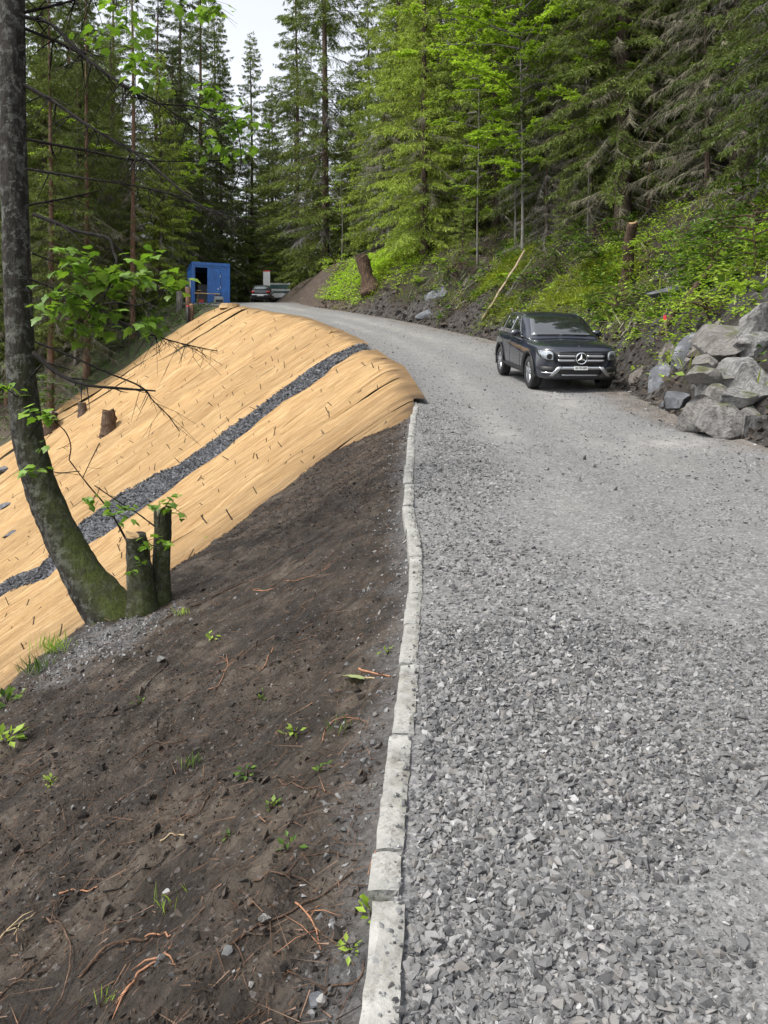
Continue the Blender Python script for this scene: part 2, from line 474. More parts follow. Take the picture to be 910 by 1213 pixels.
def grit_f(x, y):
    g = hit(110, 765)
    d = np.hypot((x - g.x - .1), (y - g.y) * .7)
    return np.clip((1 - sstep(.1, .6, d + .4 * vnoise(x * 5, y * 5, 3))) * .8 + .5 * (1 - sstep(0, .2, EL(y) - .05 - x + .2 * vnoise(x * 4, y * 4, 9))), 0, 1)
sub('soil_bank', is_soil, M['soil'], {'grit': grit_f})
sub('embankment', is_left & ~is_soil, M['embank'], {'green': lambda x, y: sstep(.0, .5, fbm(x * .25, y * .25, 71, 3) + .25)})
def moss_f(x, y):
    m = 0
    for (px, py, r) in ((690, 345, 2.6), (640, 385, 1.6), (420, 335, 3.4), (470, 300, 3.0), (600, 320, 1.6), (590, 375, 1.2)):
        p = hit(px, py); m = np.maximum(m, 1 - sstep(.4, 1.0, np.hypot(x - p.x, y - p.y) / r))
    return np.clip(m * 1.3 * (.75 + 1.2 * vnoise(x * 1.5, y * 1.5, 72)), 0, 1)
def earth_f(x, y):
    return np.clip(sstep(42, 46, y) + (1 - sstep(15, 18, y)) * sstep(0, .4, fbm(x * .8, y * .8, 73, 2) + .05) * .6, 0, 1)
sub('hillside', is_right, M['floor'], {'bare': rock_amt, 'moss': moss_f, 'earth': earth_f})

# ------------------------------------------------------------------ loose stones (nobody could count them: stuff)
def rock_protos(n, seed, npts=9, flat=.5):
    """angular chips: hulls of a few random points"""
    rng = np.random.RandomState(seed); out = []
    for i in range(n):
        bm = bmesh.new(); d = norm(rng.randn(npts, 3)) * rng.uniform(.8, 1.1, (npts, 1))
        d = d * np.array([rng.uniform(.95, 1.4), rng.uniform(.65, 1.0), flat * rng.uniform(.55, 1.3)])
        vs_ = [bm.verts.new(p) for p in d]; bmesh.ops.convex_hull(bm, input=vs_)
        for v in [v for v in bm.verts if not v.link_faces]: bm.verts.remove(v)
        bmesh.ops.triangulate(bm, faces=bm.faces); bm.verts.index_update()
        out.append((np.array([v.co[:] for v in bm.verts]), np.array([[v.index for v in f.verts] for f in bm.faces]))); bm.free()
    return out

def rotmats(rng, n, tilt):
    a = rng.uniform(0, 2 * np.pi, n); b = rng.normal(0, tilt, n); c = rng.normal(0, tilt, n)
    ca, sa, cb, sb, cc, sc = np.cos(a), np.sin(a), np.cos(b), np.sin(b), np.cos(c), np.sin(c)
    Rz = np.zeros((n, 3, 3)); Rz[:, 0, 0] = ca; Rz[:, 0, 1] = -sa; Rz[:, 1, 0] = sa; Rz[:, 1, 1] = ca; Rz[:, 2, 2] = 1
    Rx = np.zeros((n, 3, 3)); Rx[:, 0, 0] = 1; Rx[:, 1, 1] = cb; Rx[:, 1, 2] = -sb; Rx[:, 2, 1] = sb; Rx[:, 2, 2] = cb
    Ry = np.zeros((n, 3, 3)); Ry[:, 1, 1] = 1; Ry[:, 0, 0] = cc; Ry[:, 0, 2] = sc; Ry[:, 2, 0] = -sc; Ry[:, 2, 2] = cc
    return Rx @ Ry @ Rz

def scatter(name, P, size, mat, protos, seed, tilt=.5, sink=.2):
    rng = np.random.RandomState(seed); n = len(P); VV = []; FF = []; TT = []; off = 0
    pick = rng.randint(0, len(protos), n); RM = rotmats(rng, n, tilt); tone = rng.rand(n)
    for k, (V, F) in enumerate(protos):
        m = pick == k
        if not m.any(): continue
        W = np.einsum('nij,vj->nvi', RM[m], V) * size[m][:, None, None]
        W = W + P[m][:, None, :]; W[:, :, 2] += (size[m] * sink)[:, None]
        nn = m.sum(); VV.append(W.reshape(-1, 3))
        FF.append((F[None] + (off + np.arange(nn) * len(V))[:, None, None]).reshape(-1, F.shape[1])); off += nn * len(V)
        TT.append(np.repeat(tone[m], len(V)))
    return mesh_np(name, np.concatenate(VV), np.concatenate(FF), mat, {'tone': np.concatenate(TT)})

rng = np.random.RandomState(3)
def road_points(n, y0, y1, power):
    y = y0 + (y1 - y0) * rng.rand(n) ** power
    hi = np.minimum(.463 * y + 1.5, ER(y) - .1)
    x = EL(y) + .07 + rng.rand(n) * (hi - EL(y))
    return x, y
protos1 = rock_protos(30, 5, 9, .8)
x, y = road_points(105000, 1.0, 17.0, 1.15)
x2, y2 = road_points(72000, 1.0, 4.6, .9)
x = np.concatenate([x, x2]); y = np.concatenate([y, y2])
t_ = (x - EL(y))
loose = np.clip(np.exp(-((t_ - .45) / .5) ** 2) * .9 + .8 * sstep(-.12, .2, fbm(x * .8, y * .8, 81, 3)) - .9 * dust_f(x, y), 0, 1)
keep = rng.rand(len(x)) < (.30 + .70 * loose) * (1 - .85 * sstep(8, 17, y))
x, y, lo_ = x[keep], y[keep], loose[keep]
size = np.exp(rng.normal(np.log(.0056), .5, len(x))) * (.72 + .8 * lo_) * (1 - .25 * sstep(.7, 1.6, x - EL(y)))
size = np.clip(size, .0026, .024)
P = np.stack([x, y, H(x, y)], -1)
tiny = rock_protos(18, 25, 5, .55); big_ = size > .0088
tag(link('fine_gravel', scatter('fine_gravel', P[~big_], size[~big_], M['stone'], tiny, 41, .3, .12)), 'fine grey grit between the larger road stones', 'gravel', kind='stuff')
tag(link('gravel', scatter('gravel', P[big_], size[big_], M['stone'], protos1, 4, .5, .15)), 'loose grey crushed stone spread over the road', 'gravel', kind='stuff')
# larger stones farther up the road shoulder and at the toe of the bank
n = 18000; y = 8 + 30 * rng.rand(n) ** 1.3; side = rng.rand(n)
x = np.where(side > .42, EL(y) + .15 + rng.rand(n) * (ER(y) - EL(y) - .3), np.where(side < .22, EL(y) + np.abs(rng.normal(0, .45, n)) + .1, ER(y) - np.abs(rng.normal(0, .5, n)) + .15))
P = np.stack([x, y, H(x, y)], -1)
tag(link('verge_gravel', scatter('verge_gravel', P, np.clip(np.exp(rng.normal(np.log(.0115), .5, n)), .006, .06), M['stone_pale'], tiny, 9)), 'scattered stones along the road edges', 'gravel', kind='stuff')
# clods and crumbs on the dark soil
n = 50000; y = 1.0 + 15 * rng.rand(n) ** 1.5; s_ = rng.rand(n) ** .9 * np.minimum(S1(y) + .3, .5 * y + .8)
x = EL(y) - .08 - s_
dens = .10 + .90 * sstep(-.2, .25, fbm(x * .9, y * .9, 45, 2)); k = rng.rand(n) < dens
x, y = x[k], y[k]; P = np.stack([x, y, H(x, y)], -1)
tag(link('soil_clods', scatter('soil_clods', P, np.clip(np.exp(rng.normal(np.log(.0065), .6, len(x))), .002, .034), M['clod'], rock_protos(16, 15, 6, .95), 10)), 'crumbs and clods of dark earth on the bank', 'soil', kind='stuff')
g = hit(110, 765)
n = 1300; x = g.x + rng.normal(.05, .3, n); y = g.y + rng.normal(.0, .4, n)
n2 = 900; y2 = 1.2 + 13 * rng.rand(n2); x2 = EL(y2) - .06 - np.abs(rng.normal(0, .16, n2))
n3 = 260; y3 = 1.2 + 10 * rng.rand(n3); x3 = EL(y3) - 2.6 * rng.rand(n3)
x = np.concatenate([x, x2, x3]); y = np.concatenate([y, y2, y3]); P = np.stack([x, y, H(x, y)], -1)
tag(link('bank_grit', scatter('bank_grit', P, np.clip(np.exp(rng.normal(np.log(.0095), .4, len(x))), .004, .022), M['stone'], protos1, 12)), 'grey chippings spilled on the soil bank', 'gravel', kind='stuff')
# chips that have spilled over the kerb
n = 900; y = 1.2 + 14 * rng.rand(n) ** 1.3; x = EL(y) + .055 - np.abs(rng.normal(0, .028, n)); P = np.stack([x, y, zr(y) + .024], -1)
tag(link('kerb_chips', scatter('kerb_chips', P, np.clip(np.exp(rng.normal(np.log(.0055), .45, n)), .003, .014), M['stone'], protos1, 19)), 'stone chips spilled over the kerb', 'gravel', kind='stuff')

# ------------------------------------------------------------------ erosion mats on the embankment
def m_mat():
    t = NT('coir_mat'); fc = t.attr('fc', 'Vector')
    f1 = t.noise(t.vmap(fc, (17, .9, 1)), 1.0, 7, .75); f2 = t.noise(t.vmap(fc, (5, .7, 1)), 1.0, 4, .6); f3 = t.noise(t.vmap(fc, (90, 9, 1)), 1.0, 3, .6)
    a = t.ramp(f1, [(.34, (.20, .118, .052)), (.44, (.37, .235, .11)), (.52, (.49, .335, .17)), (.64, (.63, .46, .27))])
    a = t.mix(t.ramp(f2, [(.35, .45), (.6, 0)]), a, (.40, .24, .10))
    a = t.mix(t.ramp(f3, [(.60, 0), (.70, .7)]), a, (.20, .115, .05))
    f4 = t.noise(t.vmap(fc, (11, .8, 1)), 1.0, 5, .65); a = t.mix(t.ramp(f4, [(.58, 0), (.66, .8)]), a, (.22, .125, .055))
    f6 = t.noise(t.vmap(fc, (1.6, .5, 1)), 1.0, 5, .7); a = t.mix(t.ramp(f6, [(.35, .6), (.58, 0)]), a, (.33, .20, .09))
    f5 = t.noise(t.vmap(fc, (.8, .25, 1)), 1.0, 3, .6); a = t.mix(t.ramp(f5, [(.45, 0), (.7, .3)]), a, (.55, .37, .18))
    inf = t.new('ShaderNodeObjectInfo').outputs['Random']
    a = t.mix(1.0, a, t.ramp(inf, [(0, .88), (1, 1.08)]), 'MULTIPLY')
    a = t.mix(t.attr('soiled'), a, (.10, .065, .04))
    h = t.math('ADD', t.math('MULTIPLY', f1, 1.0), t.math('MULTIPLY', f3, .4))
    return t.fin(a, .9, t.bump(h, 1.0, .09), spec=.2)
M['mat'] = m_mat()
DX, DY = -.96, -.28
def relief_plane(X, Y):
    s, pl, so = left_planes(X, Y)
    return pl + sstep(0, 3, s) * 0.22 * fbm(X * .4, Y * .4, 13, 3)
def to_fall(p):
    yc = p.y
    for _ in range(25):
        Lq = (float(EL(yc)) - p.x) / -DX; yc = .5 * yc + .5 * (p.y - DY * Lq)
    return Lq, yc
def plane_hit(px, py):
    a = (px - 455.0) / FPX; b = (HORY - py) / FPX
    Y_ = _YM[_YM > 9]; h = relief_plane(a * Y_, Y_); r = b * Y_
    i = int(np.argmax((r <= h) & (a * Y_ < EL(Y_) + .3))); return Vector((a * Y_[i], Y_[i], h[i]))
up_px = [(412, 417), (388, 428), (345, 458), (300, 492), (255, 522), (213, 552), (175, 570), (142, 587), (99, 619), (53, 668), (0, 690)]
dn_px = [(432, 419), (404, 434), (366, 462), (310, 502), (262, 545), (213, 580), (175, 606), (142, 630), (99, 655), (53, 696), (0, 716)]
up_f = sorted(to_fall(plane_hit(*p)) for p in up_px); dn_f = sorted(to_fall(plane_hit(*p)) for p in dn_px)
def band_hi(Lq): return np.interp(Lq, [a for a, b in up_f], [b for a, b in up_f]) - .3 * sstep(3, 7, Lq) - .25 * sstep(7, 11, Lq)
def band_lo(Lq): return np.interp(Lq, [a for a, b in dn_f], [b for a, b in dn_f]) + .2 * sstep(1, 5, Lq) + .25 * sstep(7, 11, Lq)

def fall_xyz(Yc, Lq, lift):
    X = EL(Yc) + DX * Lq; Y = Yc + DY * Lq
    z0 = np.where(Lq > 0, relief_plane(X, Y), zr(Y))
    return np.stack([X, Y, z0 + lift], -1)

rngm = np.random.RandomState(21)
def mat_strip(parent, y0, y1, which, k):
    nL = 150; nc = 22
    Ls = np.concatenate([[-.22, -.1], np.linspace(.02, 17.5, nL)])
    yc = np.linspace(y0, y1, nc); A, B = np.meshgrid(Ls, yc, indexing='ij')
    wob = .12 * vnoise(A * .35, A * 0 + k * 3.1, 91) + .05 * vnoise(A * 1.6, A * 0 + k, 92)
    B = B + wob
    e = .12 * vnoise(A * 1.3, A * 0, 93 if which == 'far' else 94)
    if which == 'far': B = np.maximum(B, band_hi(A) + e)
    elif which == 'near': B = np.minimum(B, band_lo(A) + e)
    fur = .03 * np.sin((B + .5 * vnoise(A * .25, B * .6, 95)) * 2 * np.pi / .34 + 3 * vnoise(A * .2, B * .2, 96)) * (.3 + vnoise(A * .5, B * 1.4, 97) + .5)
    fur = fur + .05 * fbm(A * .5, B * 2.4, 98, 3) + .09 * vnoise(A * .7, B * 6.5, 99) + .03 * vnoise(A * 4, B * 9, 100)
    edge = np.minimum(B - B.min(1, keepdims=True), B.max(1, keepdims=True) - B)
    lift = .10 + fur * sstep(-.1, .5, A) + .008 * (k % 2) - .03 * (1 - sstep(0, .07, edge)) * (vnoise(A * .7, A * 0 + k, 101) > -.05)
    lift = np.maximum(lift, .012)
    V = fall_xyz(B.ravel(), A.ravel(), lift.ravel())
    top = A < 0
    n2 = nc; I = np.arange(len(Ls) * nc).reshape(len(Ls), nc)
    F = np.stack([I[:-1, :-1], I[1:, :-1], I[1:, 1:], I[:-1, 1:]], -1).reshape(-1, 4)
    wdt = (B.max(1) - B.min(1)); ok = np.repeat((wdt[:-1] > .08)[:, None], nc - 1, 1).ravel()
    F = F[ok]
    Xv, Yv = EL(B) + DX * A, B + DY * A; _, plv, sov = left_planes(Xv, Yv)
    hid = ((sov > plv + .25) | ((Xv > EL(Yv) - .03) & (Yv < 15.9))).ravel(); F = F[~hid[F].all(1)]
    if len(F) < 12: return None
    sc = 1 - sstep(-.05, .5, A + .5 * vnoise(A * 3, B * 3, 5)); sc = np.clip(sc * .6 + .3 * (1 - sstep(.02, .08, edge)) * (vnoise(A * .7, A * 0 + k, 101) > -.05), 0, 1)
    if which == 'near': sc = np.clip(sc + .35 * (1 - sstep(16.0, 17.2, B + .6 * vnoise(A * 2, B * 2, 6))), 0, 1)
    me = mesh_np('mat_strip', V - np.array(parent.location), F, M['mat'], {'fc': np.stack([B, A, A * 0], -1).reshape(-1, 3), 'soiled': sc.ravel()}, smooth=True)
    return link('mat_strip', me, parent)

mat_near = thing('erosion_mat', 'straw-coloured erosion mat between the grey gravel drain and the dark soil bank', 'mat', (float(EL(20)) - 1, 20, hz(float(EL(20)) - 1, 20)), group='erosion mats')
mat_far = thing('erosion_mat', 'large straw-coloured erosion mat from the gravel drain up to the blue cabin', 'mat', (float(EL(40)) - 1, 40, hz(float(EL(40)) - 1, 40)), group='erosion mats')
k = 0; y_ = 8.0
while y_ < 34:
    w = rngm.uniform(1.5, 1.8); mat_strip(mat_near, y_, y_ + w, 'near', k); y_ += w - .05; k += 1
y_ = 25.0; k = 0
while y_ < 49.4:
    w = min(rngm.uniform(1.5, 1.9), 49.6 - y_); mat_strip(mat_far, y_, y_ + w, 'far', k); y_ += w + (.30 if y_ > 43.5 else -.05); k += 1

# stakes: short hazel pegs that pin the mats
M['peg'] = plain('weathered_peg', (.06, .042, .025), .85, var=.5)
pegs = []
for q in range(5):
    m = MB(); r_ = random.Random(q)
    m.tube([(0, 0, -.08), (r_.uniform(-.02, .02), r_.uniform(-.02, .02), .12), (r_.uniform(-.03, .03), r_.uniform(-.03, .03), .30)], [.016, .016, .013], 6)
    if q % 2: m.tube([(0, 0, .2), (.06, .02, .26)], [.01, .007], 5)
    pegs.append(m.mesh('stake', M['peg']))
def pegs_on(parent, cells):
    for (yc, Lq) in cells:
        p = fall_xyz(np.array([yc]), np.array([Lq]), np.array([.05]))[0]
        a = rngm.uniform(0, 6.28); tl = rngm.uniform(.1, 1.15)
        link('stake', pegs[rngm.randint(5)], parent, Vector(p) - parent.location, (tl * math.cos(a), tl * math.sin(a), rngm.uniform(0, 6.28)), rngm.uniform(.5, .95))
near_c, far_c = [], []
for yc in np.arange(11.5, 49, .92):
    for Lq in np.arange(.9, 14.5, 1.1):
        a, b = yc + rngm.uniform(-.4, .4), Lq + rngm.uniform(-.5, .5)
        p = fall_xyz(np.array([a]), np.array([b]), np.array([.1]))[0]
        px = 455 + FPX * p[0] / p[1]
        if px < -30: continue
        if a < band_lo(b) - .25: near_c.append((a, b))
        elif a > band_hi(b) + .25 and a < 49: far_c.append((a, b))
rngm.shuffle(near_c); rngm.shuffle(far_c); pegs_on(mat_near, near_c[:300]); pegs_on(mat_far, far_c[:300])

# gravel drain between the mats
M['drain_stone'] = m_stone('drain_stone', (.032, .035, .042), (.15, .155, .17))
n = 14500; Lq = .0 + 17 * rng.rand(n) ** .9; lo_, hi_ = band_lo(Lq), band_hi(Lq); u = rng.rand(n)
Yc = lo_ + (hi_ - lo_) * u * 1.06 - .03
lift = .06 + .10 * np.sin(np.pi * np.clip(u, 0, 1)) + .05 * rng.rand(n)
P = fall_xyz(Yc, Lq, lift)
tag(link('drain_gravel', scatter('drain_gravel', P, np.clip(np.exp(rng.normal(np.log(.036), .35, n)), .016, .1), M['drain_stone'], rock_protos(16, 26, 6, .6), 14)), 'grey stone in the drain running down the embankment', 'gravel', kind='stuff')
A, Uq = np.meshgrid(np.linspace(-.1, 17.5, 150), np.linspace(0, 1, 12), indexing='ij')
Bq = band_lo(A) - .1 + (band_hi(A) - band_lo(A) + .2) * Uq
V = fall_xyz(Bq.ravel(), A.ravel(), (.03 + .10 * np.sin(np.pi * Uq)).ravel()); I = np.arange(A.size).reshape(A.shape)
F = np.stack([I[:-1, :-1], I[1:, :-1], I[1:, 1:], I[:-1, 1:]], -1).reshape(-1, 4)
def m_drain():
    t = NT('drain_bed'); c = t.coord(); v = t.voro(c, 11, 'F1', 'Color')
    return t.fin(t.ramp(v, [(0, (.03, .032, .038)), (1, (.13, .135, .15))]), .85, t.bump(t.voro(c, 11), .8, .05))
M['drain'] = m_drain()
tag(link('drain', mesh_np('drain', V, F, M['drain'], smooth=True)), kind='structure')

# ------------------------------------------------------------------ kerb stones
def m_kerb():
    t = NT('kerb_stone'); c = t.coord(); n = t.noise(c, 7, 6, .65); n2 = t.noise(c, 45, 4)
    cd = t.mix(.06, c, t.noise(c, 30, 3, .6, 0, 'Color')); v = t.voro(cd, 46, 'F1', 'Color'); vd = t.voro(cd, 46)
    a = t.ramp(n, [(.3, (.19, .188, .176)), (.55, (.29, .287, .27)), (.75, (.37, .367, .35))])
    dark = t.math('MULTIPLY', t.ramp(v, [(.62, 0), (.7, 1)]), t.ramp(vd, [(.3, 1), (.42, 0)]))
    a = t.mix(t.math('MULTIPLY', dark, .6), a, (.11, .115, .13))
    a = t.mix(t.ramp(t.noise(c, 3.2, 6, .75), [(.48, 0), (.64, .7)]), a, (.11, .10, .07)); a = t.mix(t.ramp(t.noise(c, 9, 6, .75), [(.55, 0), (.66, .6)]), a, (.07, .06, .048))
    a = t.mix(t.ramp(n2, [(.6, 0), (.75, .5)]), a, (.09, .085, .075))
    return t.fin(a, .85, t.bump(t.math('ADD', n, t.math('MULTIPLY', n2, .6)), .7, .012))
M['kerb'] = m_kerb()
kerb = thing('kerb', 'crooked line of pale grey stone kerb along the road edge', 'kerb', (float(EL(2)), 2, hz(.1, 2)))
brk = [1.35, 2.44, 2.63, 3.36, 4.03, 4.54, 5.05, 5.82, 6.55, 7.38, 8.35, 9.3, 10.5, 11.6, 12.9, 14.1, 15.3, 16.1]
brk = [.3] + brk
krng = np.random.RandomState(5)
for i in range(len(brk) - 1):
    a, b = brk[i] + .008, brk[i + 1] - .008 - (.03 if i in (1, 9) else 0)
    p0 = Vector((float(EL(a)), a, float(zr(a)))); p1 = Vector((float(EL(b)), b, float(zr(b))))
    off = krng.uniform(-.012, .012)
    d = p1 - p0; Ln = d.length; ex = d.normalized(); eyv = Vector((ex.y, -ex.x, 0)).normalized(); ez = ex.cross(eyv) * -1
    if ez.z < 0: ez = -ez
    wd = krng.uniform(.088, .10); nL = max(4, int(Ln / .045)); nw = 5; nh = 4; V = []; F = []
    ring = [(-.5, -1)] + [(-.5, -1 + q / 3) for q in (1, 2)] + [(-.5, 0), (-.25, .0), (0, .0), (.25, .0), (.5, 0)] + [(.5, -q / 3) for q in (1, 2)] + [(.5, -1)]
    nr = len(ring)
    for q in range(nL + 1):
        u = q / nL * Ln
        ends = 1 - .10 * math.exp(-min(u, Ln - u) / .012)
        for (rx, rz_) in ring:
            jx = .005 * float(vnoise(u * 16 + i * 7, rx * 9 + 3, 51)) + .006 * float(vnoise(u * 45 + i, rx * 20, 52))
            jz = .007 * float(vnoise(u * 13 + i * 5, rx * 6, 53)) + .005 * float(vnoise(u * 50, rx * 17 + i, 54))
            rnd = -.005 if (abs(rx) == .5 and rz_ == 0) else 0
            V.append(p0 + ex * (u + .006 * float(vnoise(rx * 8, rz_ * 5 + i, 55))) + eyv * (rx * wd * (1 if rnd == 0 else .965) + jx + off) + ez * (rz_ * .2 + jz + rnd + .022))
    for q in range(nL):
        for k in range(nr - 1): F.append((q * nr + k, q * nr + k + 1, (q + 1) * nr + k + 1, (q + 1) * nr + k))
    F.append(tuple(range(nr - 1, -1, -1))); F.append(tuple(nL * nr + k for k in range(nr)))
    m = MB(); m.add([p - p0 for p in V], F); o = m.build('kerb_stone', M['kerb'], kerb, p0 - kerb.location)
    o.rotation_euler = (krng.uniform(-.012, .012), krng.uniform(-.03, .03), krng.uniform(-.012, .012))
    bmk = bmesh.new(); bmk.from_mesh(o.data); bmesh.ops.recalc_face_normals(bmk, faces=bmk.faces); bmk.to_mesh(o.data); bmk.free()

# ------------------------------------------------------------------ boulders
def m_boulder():
    t = NT('limestone_boulder'); c = t.coord()
    inf = t.new('ShaderNodeObjectInfo').outputs['Random']
    n = t.noise(c, 2.2, 6, .65); n2 = t.noise(c, 14, 6, .7); vein = t.noise(t.vmap(t.coord(rot=(.4, .5, .9)), (2, 9, 3)), 1.5, 5, .6)
    a = t.ramp(n, [(.3, (.19, .187, .182)), (.5, (.34, .337, .33)), (.7, (.50, .495, .48))])
    a = t.mix(t.ramp(vein, [(.48, 0), (.62, .75)]), a, (.075, .072, .072)); vein2 = t.noise(t.vmap(t.coord(rot=(.9, .2, .5)), (2, 2, 14)), 1.7, 6, .7); a = t.mix(t.ramp(vein2, [(.52, 0), (.66, .8)]), a, (.45, .445, .43))
    a = t.mix(t.ramp(n2, [(.58, 0), (.75, .7)]), a, (.42, .415, .40))
    a = t.mix(t.ramp(inf, [(.3, 0), (1, .55)]), a, t.ramp(n, [(.3, (.12, .095, .075)), (.7, (.23, .20, .17))]))
    geo_ = t.new('ShaderNodeNewGeometry'); sp = t.new('ShaderNodeSeparateXYZ'); t.l.new(geo_.outputs['Normal'], sp.inputs[0])
    ms = t.math('MULTIPLY', t.ramp(sp.outputs[2], [(.55, 0), (.85, 1)]), t.ramp(t.noise(c, 2.6, 4), [(.5, 0), (.62, 1)]))
    a = t.mix(t.math('MULTIPLY', ms, .9), a, t.ramp(n2, [(.3, (.05, .07, .015)), (.7, (.16, .18, .04))]))
    a = t.mix(t.ramp(t.noise(c, 1.5, 5, .7), [(.56, 0), (.68, .6)]), a, (.07, .055, .042))
    return t.fin(a, .8, t.bump(t.math('ADD', t.math('MULTIPLY', n, .7), t.math('ADD', n2, t.math('ADD', vein, vein2))), 1.0, .09))
M['boulder'] = m_boulder()
def m_blue_rock():
    t = NT('blue_grey_slab'); c = t.coord(); n = t.noise(c, 3, 6, .65); n2 = t.noise(t.vmap(c, (3, 12, 5)), 2, 5)
    a = t.ramp(n, [(.3, (.035, .037, .042)), (.5, (.085, .09, .102)), (.7, (.19, .197, .215))])
    return t.fin(t.mix(t.ramp(n2, [(.55, 0), (.7, .7)]), a, (.045, .04, .034)), .85, t.bump(t.math('ADD', n, n2), .6, .04))
M['bluerock'] = m_blue_rock()
def boulder_mesh(name, seed, sx, sy, sz, mat, sub_=3, cuts=7, tilt=0.0):
    r_ = np.random.RandomState(seed)
    bm = bmesh.new(); bmesh.ops.create_icosphere(bm, subdivisions=sub_ + 1, radius=1.0)
    V = np.array([v.co[:] for v in bm.verts])
    for k in range(cuts + 5):
        d = r_.randn(3); d /= np.linalg.norm(d); lim = r_.uniform(.30, .62)
        dd = V @ d; V = V - np.outer(np.maximum(dd - lim, 0) * .985, d)
    mx = np.abs(V).max(0); V = V / mx
    off = r_.rand() * 50
    nn = fbm(V[:, 0] * 2 + off, V[:, 1] * 2 + V[:, 2] * 1.7, 7, 4) * .08 + np.abs(vnoise(V[:, 0] * 2 + V[:, 2] * 5 + off, V[:, 1] * 3 - V[:, 2] * 3, 8)) * .09
    nn = nn + .035 * fbm(V[:, 0] * 9 + off, V[:, 1] * 9 + V[:, 2] * 7, 9, 3)
    V = V * (1 + nn)[:, None]
    V[:, 2] *= sz; V[:, 0] *= sx; V[:, 1] *= sy
    for v, c in zip(bm.verts, V): v.co = c
    me = bpy.data.meshes.new(name); bm.to_mesh(me); bm.free(); me.materials.append(mat); me.shade_smooth(); me.set_sharp_from_angle(angle=R(24))
    return me
wallpos = hit(870, 520)
wall = thing('boulder_wall', 'dry-stacked wall of pale limestone boulders at the foot of the bank', 'boulder wall', wallpos)
bl = [(890, 397, 52, 48), (903, 415, 38, 36), (858, 405, 40, 42), (826, 443, 30, 26), (866, 446, 50, 48), (838, 456, 26, 24), (893, 455, 46, 46), (912, 458, 28, 36),
      (825, 488, 28, 32), (853, 489, 38, 42), (884, 502, 48, 46), (910, 512, 38, 40), (840, 427, 20, 18), (935, 440, 46, 60), (945, 500, 50, 60), (872, 472, 34, 26), (840, 472, 28, 22)]
for i, (px, py, w, h) in enumerate(bl):
    yd = float(np.interp(py, [395, 530], [12.9, 10.9])) + .12 * ((i * 7) % 3 - 1)
    c = at(px, py + (8 if py > 480 else 2), yd + .34)
    g_ = hz(c.x, c.y)
    s = yd / FPX
    o = link('boulder', boulder_mesh('boulder', 100 + i, w * .86 * s, (w + h) * .40 * s, h * .74 * s, M['boulder']), wall, c - wall.location)
    o.rotation_euler = (random.Random(i).uniform(-.35, -.1), random.Random(i + 9).uniform(-.5, .1), random.Random(i + 5).uniform(-.3, .3))
p = hit(800, 490); c = at(800, 479, p.y + .12)
tag(link('rock', boulder_mesh('rock', 77, .30, .26, .25, M['bluerock']), None, c, (0, -.5, .2)), 'blue-grey slanting rock lying on the bank just short of the boulder wall', 'rock')
# two ledges of bedrock that stick out of the far bank
c = hit(520, 350); tag(link('rock_outcrop', boulder_mesh('rock_outcrop', 81, 1.2, .9, .6, M['bluerock'], cuts=12), None, c + Vector((0, .45, -.12)), (.1, -.5, .3)), 'mossy rock outcrop in the bank left of the long pale pole', 'rock')
c = hit(505, 376); tag(link('rock_ledge', boulder_mesh('rock_ledge', 82, .9, .6, .42, M['bluerock'], cuts=9), None, c + Vector((0, .2, .05)), (.1, -.4, .1)), 'dark wet rock ledge low in the bank beneath the mossy outcrop', 'rock')
c = hit(800, 345); tag(link('rock_overhang', boulder_mesh('rock_overhang', 83, .8, .6, .35, M['bluerock'], cuts=9), None, c + Vector((0, .2, .02)), (.1, -.3, .1)), 'dark rock overhang in the undergrowth above the red-topped peg', 'rock')
for i, (px, py, r, lb) in enumerate(((8, 600, .55, 'grey rock poking through the mat at the edge behind the curved trunk'), (14, 634, .4, 'lower grey rock in a hole of the mat behind the curved trunk'), (2, 560, .5, 'grey rock at the lower end of the mat'))):
    p = hit(px, py); tag(link('rock', boulder_mesh('rock', 90 + i, r, r * .8, r * .35, M['bluerock'], 2), None, p + Vector((0, 0, .02)), (0, -.5, .3 * i)), lb, 'rock')
def m_bedrock():
    t = NT('bedrock'); c = t.coord(); n = t.noise(t.vmap(c, (1.5, 7, 7)), 1.6, 7, .7); n2 = t.noise(c, 12, 6, .7)
    a = t.ramp(n, [(.3, (.05, .042, .036)), (.5, (.14, .125, .112)), (.7, (.27, .255, .24))]); a = t.mix(t.ramp(n2, [(.5, 0), (.7, .6)]), a, (.06, .046, .036))
    return t.fin(a, .7, t.bump(t.math('ADD', n, n2), 1.0, .06))
M['bedrock'] = m_bedrock()
# slabs of bedrock in the cut between the car and the boulder wall
for i, (px, py, L_, w_, lb) in enumerate(((752, 452, .95, .34, 'smooth grey bedrock slab rising from the road beside the car bumper'), (775, 462, .85, .30, 'wet dark bedrock rib next to the blue-grey slanting rock'), (782, 430, 1.0, .36, 'bedrock slab under the red-topped peg'),
        (812, 425, .8, .3, 'brown streaked bedrock between the peg and the boulder wall'), (835, 405, .8, .34, 'upper bedrock slab touching the top of the boulder wall'), (790, 480, .5, .22, 'low bedrock step at the road edge before the boulders'))):
    p = hit(px, py); tag(link('bedrock_outcrop', boulder_mesh('bedrock_outcrop', 140 + i, L_, w_, .2, M['bluerock'] if i % 2 else M['bedrock'], 3, 8), None, p + Vector((.12, .05, -.02)), (R(8), R(-42), R(52))), lb, 'rock')

